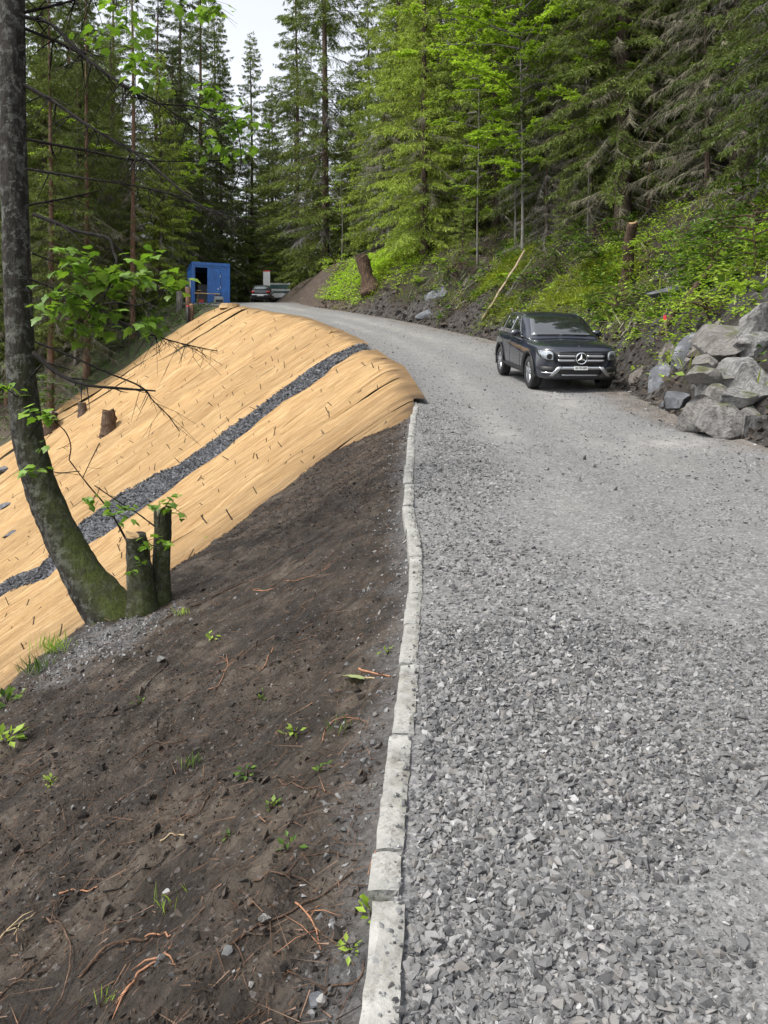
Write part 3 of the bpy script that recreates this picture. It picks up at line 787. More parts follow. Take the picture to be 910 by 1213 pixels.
# ------------------------------------------------------------------ vegetation materials
def m_leaf(name, lo, mid, hi, trans=.35, var=.25, gloss=.015):
    t = NT(name)
    tone = t.attr('tone'); inf = t.new('ShaderNodeObjectInfo').outputs['Random']
    a = t.ramp(tone, [(0, lo), (.5, mid), (1, hi)])
    a = t.mix(1.0, a, t.ramp(inf, [(0, (1 - var, 1 - var, 1 - var * .6)), (1, (1 + var, 1 + var, 1))]), 'MULTIPLY')
    d = t.new('ShaderNodeBsdfDiffuse'); tr = t.new('ShaderNodeBsdfTranslucent'); gl = t.new('ShaderNodeBsdfGlossy')
    t.l.new(a, d.inputs[0]); t.l.new(t.mix(1.0, a, (1.1, 1.15, .55), 'MULTIPLY'), tr.inputs[0]); gl.inputs['Roughness'].default_value = .45
    m1 = t.new('ShaderNodeMixShader'); m1.inputs[0].default_value = trans; t.l.new(d.outputs[0], m1.inputs[1]); t.l.new(tr.outputs[0], m1.inputs[2])
    m2 = t.new('ShaderNodeMixShader'); m2.inputs[0].default_value = gloss; t.l.new(m1.outputs[0], m2.inputs[1]); t.l.new(gl.outputs[0], m2.inputs[2])
    t.l.new(m2.outputs[0], t.out.inputs['Surface']); t.n.remove(t.b)
    return t.m
M['needle'] = m_leaf('spruce_needle', (.048, .066, .022), (.105, .138, .044), (.24, .31, .085), .3, var=.4)
M['needle_pale'] = m_leaf('spruce_needle_pale', (.075, .105, .026), (.175, .23, .052), (.34, .43, .10), .35, var=.3)
M['deadtwig'] = m_leaf('dead_twig', (.075, .068, .06), (.17, .158, .142), (.32, .305, .28), .05, gloss=.02)
M['beech'] = m_leaf('beech_leaf', (.18, .27, .035), (.30, .44, .065), (.44, .58, .12), .45)
M['mapleleaf'] = m_leaf('maple_leaf', (.08, .16, .025), (.15, .27, .04), (.25, .38, .06), .42, gloss=.04)
M['herb'] = m_leaf('herb_leaf', (.035, .07, .016), (.085, .155, .03), (.20, .29, .06), .35)
M['mossleaf'] = m_leaf('moss_leaf', (.10, .13, .02), (.20, .25, .035), (.34, .38, .07), .3)
def m_bark(name, lo, mid, hi, moss=0.0, lichen=0.0, sc=1.0):
    t = NT(name); c = t.coord(); inf = t.new('ShaderNodeObjectInfo').outputs['Random']
    n = t.noise(t.vmap(c, (14 * sc, 14 * sc, 3.2 * sc)), 1.0, 6, .7); n2 = t.noise(c, 3.5 * sc, 5, .65); n3 = t.noise(c, 22 * sc, 5, .7)
    a = t.ramp(n, [(.3, lo), (.52, mid), (.72, hi)])
    a = t.mix(1.0, a, t.ramp(inf, [(0, .8), (1, 1.2)]), 'MULTIPLY')
    if lichen: a = t.mix(t.math('MULTIPLY', t.ramp(t.noise(c, 13, 6, .75), [(.5, 0), (.57, 1)]), t.ramp(n2, [(.38, .1), (.56, lichen)])), a, (.26, .27, .245))
    if moss: a = t.mix(t.math('MULTIPLY', t.attr('moss'), t.ramp(n2, [(.35, .35), (.55, moss)])), a, t.ramp(n3, [(.3, (.02, .03, .006)), (.7, (.075, .09, .018))]))
    return t.fin(a, .9, t.bump(t.math('ADD', n, t.math('MULTIPLY', n3, .5)), 1.0, .03), spec=.25)
M['bark'] = m_bark('spruce_bark', (.03, .023, .018), (.085, .063, .048), (.17, .125, .095))
M['bark_red'] = m_bark('spruce_bark_red', (.045, .028, .02), (.13, .08, .055), (.23, .15, .105))
M['bark_grey'] = m_bark('beech_bark', (.07, .066, .06), (.15, .143, .13), (.25, .24, .22))
M['bark_near'] = m_bark('mossy_bark', (.008, .007, .006), (.030, .026, .022), (.085, .078, .068), moss=.95, lichen=.42, sc=1.6)
M['branch'] = m_bark('dark_branch', (.005, .0042, .0036), (.013, .011, .0095), (.034, .03, .026))
M['cut'] = plain('fresh_cut_wood', (.42, .28, .14), .8, var=.25, vscale=14)
M['oldcut'] = plain('weathered_cut_wood', (.20, .17, .135), .85, var=.35, vscale=18)
M['rotten'] = m_bark('rotten_wood', (.02, .014, .010), (.07, .045, .03), (.16, .11, .075))

def cards(B, D, S, Ln, W, bend=None):
    """leaf-sized diamonds: base, direction, side, length, width"""
    n = len(B); tip = B + D * Ln[:, None]; mid = B + D * (Ln * .45)[:, None]
    if bend is not None: mid = mid + bend
    V = np.stack([B, mid + S * (W / 2)[:, None], tip, mid - S * (W / 2)[:, None]], 1).reshape(-1, 3)
    F = np.arange(n * 4).reshape(n, 4)
    return V, F


def trunk_mesh(name, Hh, r0, mat, seed, lean=0.0, sides=10, top=.04, crook=.12, flare=1.0):
    r_ = np.random.RandomState(seed); n = 16; P = []; Rr = []
    ph = r_.rand(2) * 6
    for i in range(n + 1):
        t = (i / n) ** 1.4
        P.append(Vector((lean * t * Hh + crook * math.sin(t * 5 + ph[0]) * t, crook * math.sin(t * 4 + ph[1]) * t, t * Hh - .5 * (i == 0))))
        Rr.append(r0 * ((1 - t) ** .8 * (1 - top) + top) * (1 + .5 * flare * math.exp(-t * Hh / .5)))
    m = MB(); m.tube(P, Rr, sides); return m.mesh(name, mat, True)

def sticks(B, D, Ln, r, S=None):
    """thin three-sided twigs"""
    n = len(B); up = norm(np.cross(D, np.array([.31, .77, .55]))); w = np.cross(D, up)
    ang = np.array([0, 2.094, 4.189]); V = []
    for k in range(3): V.append(B + (up * np.cos(ang[k]) + w * np.sin(ang[k])) * r[:, None])
    V.append(B + D * Ln[:, None]); V = np.stack(V, 1).reshape(-1, 3)
    b = np.arange(n)[:, None] * 4; F = np.concatenate([b + np.array([[0, 1, 3]]), b + np.array([[1, 2, 3]]), b + np.array([[2, 0, 3]])])
    return V, F

def spruce_parts(seed, Hh, Rm, z0, nb, dens=1.0, droop=.35, pale=.3, dead=(0, 0, 0), shape=.85, sprig=(.15, .030), ks=8, belly=0.0):
    """returns crown mesh pieces; boughs with hanging twigs, each twig with needle sprigs"""
    r_ = np.random.RandomState(seed)
    t = np.sort(r_.rand(nb) ** 1.15); z = z0 + (Hh - z0) * t
    Lb = Rm * ((1 - t) ** shape) * (1 - belly * np.exp(-t / .12)) * r_.uniform(.6, 1.12, nb) + .3
    az = np.arange(nb) * 2.39996 + r_.normal(0, .35, nb)
    el = -droop * (1 - t) + .45 * t + r_.normal(0, .08, nb)
    # bough stems
    stemB, stemD, stemL, stemR = [], [], [], []
    tw = [np.maximum((Lb * 17 * dens).astype(int), 7)]
    n_tw = tw[0]; bi = np.repeat(np.arange(nb), n_tw); N = len(bi)
    s = .08 + .92 * r_.rand(N) ** .85
    hd = np.stack([np.cos(az), np.sin(az), az * 0], -1); sd_ = np.stack([-np.sin(az), np.cos(az), az * 0], -1)
    def bough(bi, s):
        L_ = Lb[bi]; e = el[bi]
        p = hd[bi] * (L_ * s)[:, None] + sd_[bi] * (.12 * L_ * np.sin(s * 3 + bi))[:, None] * .4
        p[:, 2] = z[bi] + L_ * (e * s - .32 * s ** 2 + .22 * s ** 3)
        return p
    base = bough(bi, s)
    side = np.where(r_.rand(N) < .5, -1., 1.)
    tl = (.16 + .55 * (1 - s) * np.clip(s * 4, .4, 1)) * np.clip(Lb[bi] / 2.2, .5, 1.3) * r_.uniform(.7, 1.25, N)
    D = norm(hd[bi] * r_.uniform(.35, .9, N)[:, None] + sd_[bi] * (side * r_.uniform(.3, .95, N))[:, None] + np.array([0, 0, -1.]) * r_.uniform(.15, .95, N)[:, None])
    # sprigs along twigs
    kmax = ks; u = (np.arange(kmax) + .5) / kmax
    sb = (base[:, None, :] + D[:, None, :] * (tl[:, None] * u[None])[:, :, None] + np.array([0, 0, -.14]) * ((u ** 2)[None, :, None] * tl[:, None, None])).reshape(-1, 3)
    nS = len(sb); DD = np.repeat(D, kmax, 0); alt = np.tile(np.where(np.arange(kmax) % 2 == 0, 1., -1.), N)
    sv = norm(np.cross(DD, r_.randn(nS, 3)))
    sdir = norm(DD * .9 + sv * (alt * r_.uniform(.25, .9, nS))[:, None] + np.array([0, 0, -.25]))
    ssd = norm(np.cross(sdir, r_.randn(nS, 3)))
    ln = sprig[0] * r_.uniform(.7, 1.35, nS); wd = sprig[1] * r_.uniform(.7, 1.3, nS)
    V, F = cards(sb, sdir, ssd, ln, wd)
    tone = np.clip(r_.normal(.36, .16, nS) + .28 * np.tile(u, N) * pale * 2 + .12 * np.repeat(r_.randn(N), kmax) * .6, 0, 1)
    tone = np.repeat(tone, 4)
    # stems as short segments
    sg = np.linspace(0, 1, 6); bb = np.repeat(np.arange(nb), 5)
    p0 = bough(bb, np.tile(sg[:-1], nb)); p1 = bough(bb, np.tile(sg[1:], nb)); d = p1 - p0; dl = np.linalg.norm(d, axis=1)
    V2, F2 = sticks(p0, norm(d), dl * 1.1, (.012 + .010 * Lb[bb]) * (1.05 - np.tile(sg[:-1], nb)))
    out = {'crown': (V, F, tone, V2, F2)}
    if dead[2]:
        nb2 = dead[2]; z = r_.uniform(dead[0], dead[1], nb2); Lb = Rm * r_.uniform(.35, .85, nb2); az = r_.rand(nb2) * 6.283
        el = r_.uniform(-.75, -.1, nb2); hd = np.stack([np.cos(az), np.sin(az), az * 0], -1); sd_ = np.stack([-np.sin(az), np.cos(az), az * 0], -1)
        nt = np.maximum((Lb * 20).astype(int), 6); bi = np.repeat(np.arange(nb2), nt); N = len(bi); s = .1 + .9 * r_.rand(N)
        base = bough(bi, s); side = np.where(r_.rand(N) < .5, -1., 1.)
        D = norm(hd[bi] * r_.uniform(.2, .8, N)[:, None] + sd_[bi] * (side * r_.uniform(.1, .9, N))[:, None] + np.array([0, 0, -1.]) * r_.uniform(.3, 1.3, N)[:, None])
        tl = r_.uniform(.15, .6, N) * np.clip(Lb[bi] / 2, .5, 1.2)
        Va, Fa = sticks(base, D, tl, np.full(N, .0075))
        # side twiglets
        k2 = 4; q = np.tile((np.arange(k2) + .6) / (k2 + .3), N); B2 = np.repeat(base, k2, 0) + np.repeat(D, k2, 0) * (np.repeat(tl, k2) * q)[:, None]
        D2 = norm(np.repeat(D, k2, 0) + r_.randn(N * k2, 3) * .6 + np.array([0, 0, -.3])); l2 = r_.uniform(.05, .2, N * k2)
        Vb, Fb = sticks(B2, D2, l2, np.full(N * k2, .0045))
        bb = np.repeat(np.arange(nb2), 5); p0 = bough(bb, np.tile(sg[:-1], nb2)); p1 = bough(bb, np.tile(sg[1:], nb2)); d = p1 - p0; dl = np.linalg.norm(d, axis=1)
        Vc, Fc = sticks(p0, norm(d), dl * 1.1, (.008 + .007 * Lb[bb]) * (1.05 - np.tile(sg[:-1], nb2)))
        V = np.concatenate([Va, Vb, Vc]); F = np.concatenate([Fa, Fb + len(Va), Fc + len(Va) + len(Vb)])
        tn = np.repeat(np.clip(r_.normal(.45, .25, len(V) // 4), 0, 1), 4)
        out['dead'] = (V, F, tn)
    return out

class SpruceKind:
    def __init__(s, name, seed, Hh, Rm, z0, nb, r0, bark='bark', needle='needle', lean=0.0, **kw):
        p = spruce_parts(seed, Hh, Rm, z0, nb, **kw)
        V, F, tone, V2, F2 = p['crown']
        s.H = Hh
        s.crown = mesh_np('crown', np.concatenate([V, V2]), [F, F2 + len(V)], [M[needle], M['bark']], {'tone': np.concatenate([tone, np.full(len(V2), .3)])}, mi=np.concatenate([np.zeros(len(F)), np.ones(len(F2))]))
        s.trunk = trunk_mesh('trunk', Hh, r0, M[bark], seed, lean)
        s.dead = None
        if 'dead' in p: s.dead = mesh_np('dead_foliage', *p['dead'][:2], M['deadtwig'], {'tone': p['dead'][2]})
    def place(s, name, label, loc, rz, sc=1.0, group=None, lean=(0, 0)):
        t = thing(name, label, 'spruce', loc, (lean[0], lean[1], rz), group, sc)
        link('trunk', s.trunk, t); link('crown', s.crown, t)
        if s.dead: link('dead_foliage', s.dead, t)
        return t
SK = {
 'full':  SpruceKind('full', 1, 24, 3.7, 1.0, 290, .20, needle='needle', dens=1.25, belly=.35, dead=(.8, 9, 30)),
 'pale':  SpruceKind('pale', 2, 22, 3.5, 1.0, 270, .19, needle='needle_pale', dens=1.25, pale=.8, belly=.3, dead=(.6, 7, 24)),
 'tall':  SpruceKind('tall', 3, 27, 3.3, 4.5, 190, .21, bark='bark_red', dead=(1.5, 12, 60), dens=1.2, belly=.4),
 'bare':  SpruceKind('bare', 4, 26, 2.6, 9.0, 90, .18, bark='bark_red', dead=(2, 15, 40), dens=1.1),
 'dark':  SpruceKind('dark', 5, 25, 3.9, 2.2, 290, .30, dens=1.2, droop=.55, pale=.1, belly=.35, dead=(.8, 12, 90)),
 'snag':  SpruceKind('snag', 8, 15, 4.3, 9.5, 50, .13, dens=.8, pale=.1, dead=(.6, 12, 120)),
 'young': SpruceKind('young', 6, 5.5, 1.5, .2, 75, .06, needle='needle_pale', dens=1.3, pale=.9, sprig=(.09, .018)),
}

# ------------------------------------------------------------------ broadleaf trees
def broad_parts(seed, Hh, spread, z0, nl, nlimb=26, leaf=.095, layer=.5, bias=(0, 0)):
    """limbs and flat sprays of leaves"""
    r_ = np.random.RandomState(seed); m = MB(); LB = []
    for i in range(nlimb):
        t = (i + r_.rand()) / nlimb; z = z0 + (Hh - z0) * t; az = i * 2.4 + r_.normal(0, .4)
        L = spread * (math.sin(math.pi * min(1, .22 + .78 * (1 - t))) ** .8) * r_.uniform(.6, 1.1) + .3
        d = Vector((math.cos(az) + bias[0], math.sin(az) + bias[1], 0)); e = r_.uniform(.15, .55)
        pts = [Vector((0, 0, z)) + d * (L * u) + Vector((0, 0, L * (e * u - .35 * u * u))) + Vector(r_.normal(0, .06, 3)) * u * L * .6 for u in np.linspace(0, 1, 6)]
        m.tube(pts, [.03 * (1 - .85 * u) * (L / 2) ** .5 + .004 for u in np.linspace(0, 1, 6)], 5, False)
        for q in range(int(5 + L * 5)):
            u = r_.uniform(.2, 1); k = min(4, int(u * 5)); b = pts[k].lerp(pts[k + 1], u * 5 - k)
            az2 = az + r_.normal(0, .9); l2 = r_.uniform(.25, .75) * (1.15 - .5 * u)
            tip = b + Vector((math.cos(az2), math.sin(az2), r_.uniform(-.25, .25))) * l2
            m.tube([b, tip], [.006, .002], 3, False); LB.append((b, tip))
    per = max(3, nl // len(LB)); B = np.array([b[:] for b, t in LB]); T = np.array([t[:] for b, t in LB])
    n = len(LB) * per; ii = np.repeat(np.arange(len(LB)), per); u = r_.rand(n)
    pos = B[ii] + (T - B)[ii] * u[:, None] + r_.normal(0, .05, (n, 3)) * np.array([1, 1, .5])
    fw = norm((T - B)[ii]); sd_ = norm(np.cross(fw, np.array([0, 0, 1.]))); sg = np.where(r_.rand(n) < .5, -1, 1.)
    D = norm(fw * r_.uniform(.2, 1, n)[:, None] + sd_ * (sg * r_.uniform(.3, 1.1, n))[:, None] + np.array([0, 0, 1.]) * r_.normal(-.15, .25, n)[:, None])
    S = norm(np.cross(D, np.array([0, 0, 1.]) + r_.normal(0, .35, (n, 3))))
    ln = leaf * r_.uniform(.65, 1.3, n)
    V, F = cards(pos, D, S, ln, ln * .68, np.array([0, 0, .008]))
    tone = np.repeat(np.clip(r_.normal(.5, .2, n), 0, 1), 4)
    return V, F, tone, m
def broadleaf(name, label, loc, seed, Hh, spread, z0, nl, r0=.07, leafmat='beech', bark='bark_grey', lean=0.0, cat='tree', group=None, **kw):
    V, F, tone, m = broad_parts(seed, Hh, spread, z0, nl, **kw)
    t = thing(name, label, cat, loc, group=group)
    link('trunk', trunk_mesh('trunk', Hh, r0, M[bark], seed, lean, 8), t)
    Vb = np.array([v[:] for v in m.v]); Fb = np.array(m.f)
    cr = mesh_np('crown', np.concatenate([V, Vb]), [F, Fb + len(V)], [M[leafmat], M[bark]], {'tone': np.concatenate([tone, np.full(len(Vb), .3)])}, mi=np.concatenate([np.zeros(len(F)), np.ones(len(Fb))])); link('crown', cr, t)
    return t

# ------------------------------------------------------------------ place the trees
def gp(px, Y):
    x = (px - 455.0) / FPX * Y
    return Vector((x, Y, hz(x, Y)))
def tr(kind, px, Y, label, name='spruce_tree', rz=0.0, sc=1.0, group=None, lean=(0, 0)):
    p = gp(px, Y); p.z -= .15
    return SK[kind].place(name, label, p, rz, sc, group, lean)
GR = 'spruces on the bank above the road'; GL = 'spruces below the embankment'
# bank side
def trh(kind, px, py, label, rz=0.0, sc=1.0, lean=(0, 0)):
    p = hit(px, py); p.z -= .15
    return SK[kind].place('spruce_tree', label, p, rz, sc, GR, lean)
trh('dark', 738, 268, 'big spruce with thick ridged trunk and bare grey lower boughs above the dark car', .4, 1.05)
trh('bare', 769, 246, 'slim leaning spruce trunk close behind the thick trunk above the car', 1.0, .6, (0, .08))
trh('dark', 662, 252, 'dark spruce between the thick trunk and the bright green broadleaf tree', 2.2)
trh('dark', 876, 196, 'spruce with drooping grey dead boughs at the top of the slope above the boulders', 3.7, .95)
trh('dark', 960, 215, 'dark spruce whose needles fill the upper corner above the boulders', 5.0, .9)
trh('pale', 588, 268, 'spruce right behind the mossy rock outcrop with low sweeping boughs', .9, 1.05)
trh('pale', 503, 300, 'spruce with pale fresh green boughs standing over the rotten stump', 2.0, 1.1)
trh('pale', 470, 285, 'pale green spruce behind the one over the rotten stump', 4.2, 1.25)
trh('full', 424, 296, 'tall dark spruce at the bend in front of the thin bare trunks', 5.2, 1.2)
trh('bare', 378, 312, 'thin reddish bare trunk on the edge of the earth cut', .3, 1.0)
trh('bare', 368, 312, 'thinnest bare trunk beside the reddish one on the earth cut', 2.3, .85)
trh('tall', 388, 306, 'spruce trunk third along the edge of the earth cut', 3.3, 1.0)
trh('snag', 648, 285, 'small half-dead spruce with a skirt of grey twigs behind the mossy bank', .6, .62)
trh('snag', 838, 226, 'half-dead spruce hung with long grey bare twigs above the log', 1.6, .8)
trh('snag', 700, 268, 'half-dead spruce next to the thick trunk with grey hanging twigs', 2.6, .7)
trh('snag', 455, 292, 'half-dead small spruce with bare grey boughs reaching over the green patch', 3.6, .7)
trh('snag', 350, 330, 'thin half-dead spruce leaning over the earth cut by the road end', 4.6, .62)
trh('full', 415, 285, 'massive dark green spruce behind the bare trunks of the earth cut', 3.1, 1.35)
trh('dark', 700, 240, 'dense dark spruce behind the slim leaning trunk', 5.1, 1.1)
trh('dark', 800, 200, 'dense dark spruce high up the slope above the log', 6.1, 1.1)
tr('full', 352, 78, 'tall dense spruce beyond the earth cut next to the sky gap', rz=2.3, sc=1.3, group=GR)
tr('full', 385, 60, 'very tall dark spruce against the sky gap', rz=1.3, sc=1.45, group=GR)
trh('young', 548, 306, 'young pale spruce low on the bank beside the rock outcrop', .3, .6)
trh('young', 672, 285, 'young spruce on the mossy bank behind the dark car', 2.7, .55)
# behind the cabin and far cars
tr('dark', 205, 66, 'dark spruce directly behind the blue cabin', rz=.8, sc=.85, group=GL)
tr('full', 262, 74, 'spruce just behind the blue cabin on the road side', rz=1.9, sc=.95, group=GL)
tr('full', 298, 86, 'pointed far spruce below the sky gap', rz=2.9, sc=1.2, group=GL)
tr('full', 322, 92, 'far spruce above the parked hatchback', rz=3.9, sc=1.0, group=GL)
tr('full', 214, 70, 'tall spruce over the thin pale trunk beside the cabin', rz=.2, sc=1.35, group=GL)
tr('tall', 238, 76, 'tall spruce with high crown above the cabin roof', rz=1.2, sc=1.25, group=GL)
tr('full', 256, 84, 'tall spruce at the edge of the sky gap above the cabin', rz=2.2, sc=1.3, group=GL)
tr('pale', 190, 56, 'pale green spruce beside the thin pale trunk', rz=4.2, sc=.8, group=GL)
tr('full', 318, 100, 'dense far spruce closing the end of the road', rz=5.2, sc=1.0, group=GL)
# below the embankment
tr('bare', 157, 50, 'straight reddish spruce trunk rising from the upper edge of the mat', rz=.5, sc=1.0, group=GL)
tr('tall', 103, 48.5, 'spruce trunk at the mat edge next to the straight reddish one', rz=1.5, sc=.9, group=GL)
tr('bare', 92, 51, 'slim trunk half hidden behind the maple leaves', rz=2.5, sc=.75, group=GL)
tr('tall', 60, 46, 'spruce with hanging dead boughs just beyond the curved tree', rz=3.5, sc=.95, group=GL)
tr('dark', 130, 58, 'dark spruce between the two reddish trunks', rz=4.4, sc=.9, group=GL)
tr('tall', 185, 60, 'spruce with high crown left of the blue cabin', rz=5.5, sc=.95, group=GL)
tr('full', 75, 60, 'green spruce glimpsed between the dead branches of the curved tree', rz=2.1, sc=.8, group=GL)
# the mass of forest behind, nothing tells these apart
frng = np.random.RandomState(17); spots = []
for Y in np.arange(24, 84, 5.0):                        # up the hill
    er = float(ER(Y)) + 10.5
    for X in np.arange(er, er + 34, 4.6):
        x, y = X + frng.uniform(-1.5, 1.5), Y + frng.uniform(-1.8, 1.8); px = 455 + FPX * x / y
        if 300 < px < 1000 and not (px < 400 and y > 55): spots.append((x, y, 'R'))
for Y in np.arange(44, 124, 4.4):                       # downhill and beyond the cabin
    for X in np.arange(-76, -8, 4.1):
        x, y = X + frng.uniform(-2, 2), Y + frng.uniform(-2, 2); px = 455 + FPX * x / y
        Lq, yc = to_fall(Vector((x, y, 0)))
        if -60 < px < 246 and x < EL(y) - 5 and yc > 51.5 and not (px > 175 and y < 58): spots.append((x, y, 'L'))
for x, y in ((-24, 96), (-36, 104), (-15, 100), (-8, 94), (-3, 88), (-30, 112), (-20, 116), (-42, 108), (-17, 92), (-26, 88), (-12, 108), (-14, 84), (-20, 84), (-11.5, 88), (-17, 104), (-22, 108), (-9, 84), (-5, 98), (-16, 120), (-26, 122)): spots.append((x, y, 'L'))
kinds = ['dark', 'full', 'tall', 'full', 'dark', 'pale']
for i, (x, y, sd_) in enumerate(spots):
    k = kinds[frng.randint(6)] if sd_ == 'R' else ['dark', 'full', 'tall', 'full', 'pale'][frng.randint(5)]
    if sd_ == 'L': s = frng.uniform(.9, 1.3) if 455 + FPX * x / y < 225 else frng.uniform(.62, .85)
    else: s = frng.uniform(.85, 1.2)
    SK[k].place('spruce_tree', 'spruce in the dense dark forest up the bank' if sd_ == 'R' else 'spruce in the forest beyond the embankment and the cabin',
                (x, y, hz(x, y) - .2), frng.uniform(0, 6.28), s, 'dense forest up the bank' if sd_ == 'R' else 'forest beyond the embankment')

# broadleaf trees
p = hit(621, 262); broadleaf('beech_tree', 'bright light green broadleaf tree with slender pale trunk on the bank', Vector((p.x * .86, p.y - 5.5, hz(p.x * .86, p.y - 5.5))), 31, 15, 4.2, 2.6, 40000, .07, nlimb=60, bias=(-.25, -.3), leaf=.115)
p = hit(558, 290); broadleaf('beech_tree', 'light green broadleaf tree in front of the pale spruces', Vector((p.x, p.y - 3, hz(p.x, p.y - 3))), 32, 12, 2.6, 2.5, 9000, .05, nlimb=28, leaf=.10)
p = hit(690, 262); broadleaf('beech_tree', 'small light green broadleaf tree in front of the dark trunks above the car', Vector((p.x * .97, p.y - 2.0, hz(p.x * .97, p.y - 2.0))), 43, 9, 2.4, 3.2, 9000, .045, nlimb=26, leaf=.105)
p = hit(600, 275); broadleaf('beech_tree', 'broad light green tree crown over the long pale pole', Vector((p.x, p.y - 3.0, hz(p.x, p.y - 3.0))), 44, 14, 3.6, 5.0, 22000, .06, nlimb=40, leaf=.115, bias=(0, -.2))
p = hit(898, 230); broadleaf('maple_sapling', 'maple sapling with sparse bright leaves above the boulder wall', p, 33, 5.2, 1.3, 1.3, 420, .025, 'mapleleaf', leaf=.17, nlimb=9)
p = hit(405, 318); broadleaf('beech_sapling', 'spindly sapling with a few leaves at the bend', p, 34, 6.5, 1.4, 2, 600, .03, nlimb=9)
p = gp(338, 76); broadleaf('hazel_bush', 'bright green bush behind the white truck', p, 35, 4.2, 2.2, .2, 3200, .05, leaf=.13, cat='bush')
p = gp(205, 57); broadleaf('birch_tree', 'thin pale grey trunk left of the blue cabin', p, 36, 14, 1.8, 7, 2600, .10, nlimb=16)
p = gp(212, 62); broadleaf('broadleaf_tree', 'green broadleaf tree behind the thin pale trunk', p, 37, 12, 3.0, 4, 5200, .10, nlimb=20, leaf=.13)
p = gp(90, 50); broadleaf('broadleaf_tree', 'yellow green broadleaf tree behind the curved tree', p, 38, 15, 2.3, 7, 2800, .10, nlimb=18, leaf=.12, leafmat='beech')
p = gp(40, 44); broadleaf('elder_bush', 'green bush at the lower edge of the mat behind the curved tree', p, 39, 3.2, 1.7, .3, 2400, .04, leafmat='herb', leaf=.13, cat='bush')
p = gp(128, 49.5); broadleaf('elder_bush', 'small green bush at the upper edge of the mat by the reddish trunk', p, 40, 1.8, 1.5, .2, 1500, .03, leafmat='herb', leaf=.12, cat='bush')
p = gp(280, 82); broadleaf('broadleaf_tree', 'dark green broadleaf tree at the end of the road behind the hatchback', p, 41, 9, 3.2, 1, 4500, .10, nlimb=20, leaf=.15, leafmat='herb')

# ------------------------------------------------------------------ undergrowth on the bank: stuff
def herbs(name, label, n, seed, area, mat, hgt=(.06, .30), leaf=(.05, .12), lv=7, ratio=.62, up=-.1):
    r_ = np.random.RandomState(seed); X, Y = area(r_, n); Z = H(X, Y); n = len(X)
    ii = np.repeat(np.arange(n), lv); N = len(ii); a = r_.rand(N) * 6.283; hh = r_.uniform(*hgt, n)[ii] * r_.uniform(.35, 1.05, N)
    sp = r_.uniform(.02, .16, N) + hh * .25
    B = np.stack([X[ii] + np.cos(a) * sp, Y[ii] + np.sin(a) * sp, Z[ii] + hh], -1)
    D = norm(np.stack([np.cos(a), np.sin(a), r_.normal(up, .3, N)], -1)); S = norm(np.cross(D, np.array([0, 0, 1.]) + r_.normal(0, .3, (N, 3))))
    ln = r_.uniform(*leaf, N) * (.75 + .6 * r_.rand(n))[ii]
    V, F = cards(B, D, S, ln, ln * ratio, np.array([0, 0, .012 if up < .5 else .05]))
    tone = np.repeat(np.clip(r_.normal(.45, .2, N) + .22 * r_.randn(n)[ii], 0, 1), 4)
    return tag(link(name, mesh_np(name, V, F, M[mat], {'tone': tone})), label, 'undergrowth', kind='stuff')
def bank_area(thr, y0=10, y1=44, smax=13, seed=5):
    def f(r_, n):
        Y = r_.uniform(y0 ** .5, y1 ** .5, n * 4) ** 2; s = r_.rand(n * 4) * smax; X = ER(Y) + s / np.interp(Y, *_DR)
        ra = rock_amt(X, Y); k = (r_.rand(n * 4) > ra * .97) & (fbm(X * .55, Y * .55, seed, 3) > thr)
        return X[k][:n], Y[k][:n]
    return f
herbs('bank_undergrowth', 'low leafy undergrowth covering the bank', 5600, 51, bank_area(.06), 'herb', (.05, .42), (.05, .13))
herbs('bank_undergrowth', 'brighter herb patches on the bank', 1500, 52, bank_area(.22, 11, 40, 11, 8), 'beech', (.1, .6), (.06, .13), 8)
def moss_area(r_, n):
    Y = r_.uniform(16, 46, n * 12); X = ER(Y) + 8 * r_.rand(n * 12); m = moss_f(X, Y); k = r_.rand(n * 12) < m * (1 - .9 * rock_amt(X, Y))
    return X[k][:n], Y[k][:n]
herbs('moss_cushions', 'yellow green moss and bilberry carpet on the bank', 5500, 53, moss_area, 'mossleaf', (.02, .16), (.04, .09), 9)
def brambles(r_, n):
    p0 = [hit(*q) for q in ((870, 330), (890, 290), (840, 345), (800, 410), (900, 350), (730, 370), (760, 385), (700, 270), (730, 300), (850, 300))]
    c = np.array([(q.x, q.y) for q in p0])[r_.randint(0, len(p0), n)]; X = c[:, 0] + r_.normal(0, .65, n); Y = c[:, 1] + r_.normal(0, .9, n)
    k = X > ER(Y) + .4; return X[k], Y[k]
herbs('bramble_undergrowth', 'brambles with bright leaves over the slope by the boulders', 700, 54, brambles, 'beech', (.1, .6), (.06, .13), 8)
# dead twigs and needles strewn over the bank
def twig_litter(name, label, n, seed, area, lmax, rad, mat):
    r_ = np.random.RandomState(seed); X, Y = area(r_, n); n = len(X); Z = H(X, Y) + .015
    e = .06; gx = (H(X + e, Y) - H(X - e, Y)) / (2 * e); gy = (H(X, Y + e) - H(X, Y - e)) / (2 * e)
    a = r_.rand(n) * 6.283; D = norm(np.stack([np.cos(a), np.sin(a), gx * np.cos(a) + gy * np.sin(a) + r_.normal(0, .12, n)], -1))
    V, F = sticks(np.stack([X, Y, Z], -1), D, lmax * r_.uniform(.25, 1, n), rad * r_.uniform(.6, 1.4, n))
    return tag(link(name, mesh_np(name, V, F, M[mat], {'tone': np.repeat(np.clip(r_.normal(.5, .3, n), 0, 1), 4)})), label, 'litter', kind='stuff')
twig_litter('twig_litter', 'dry twigs strewn over the bank', 7500, 56, bank_area(-.5), 1.0, .011, 'deadtwig')
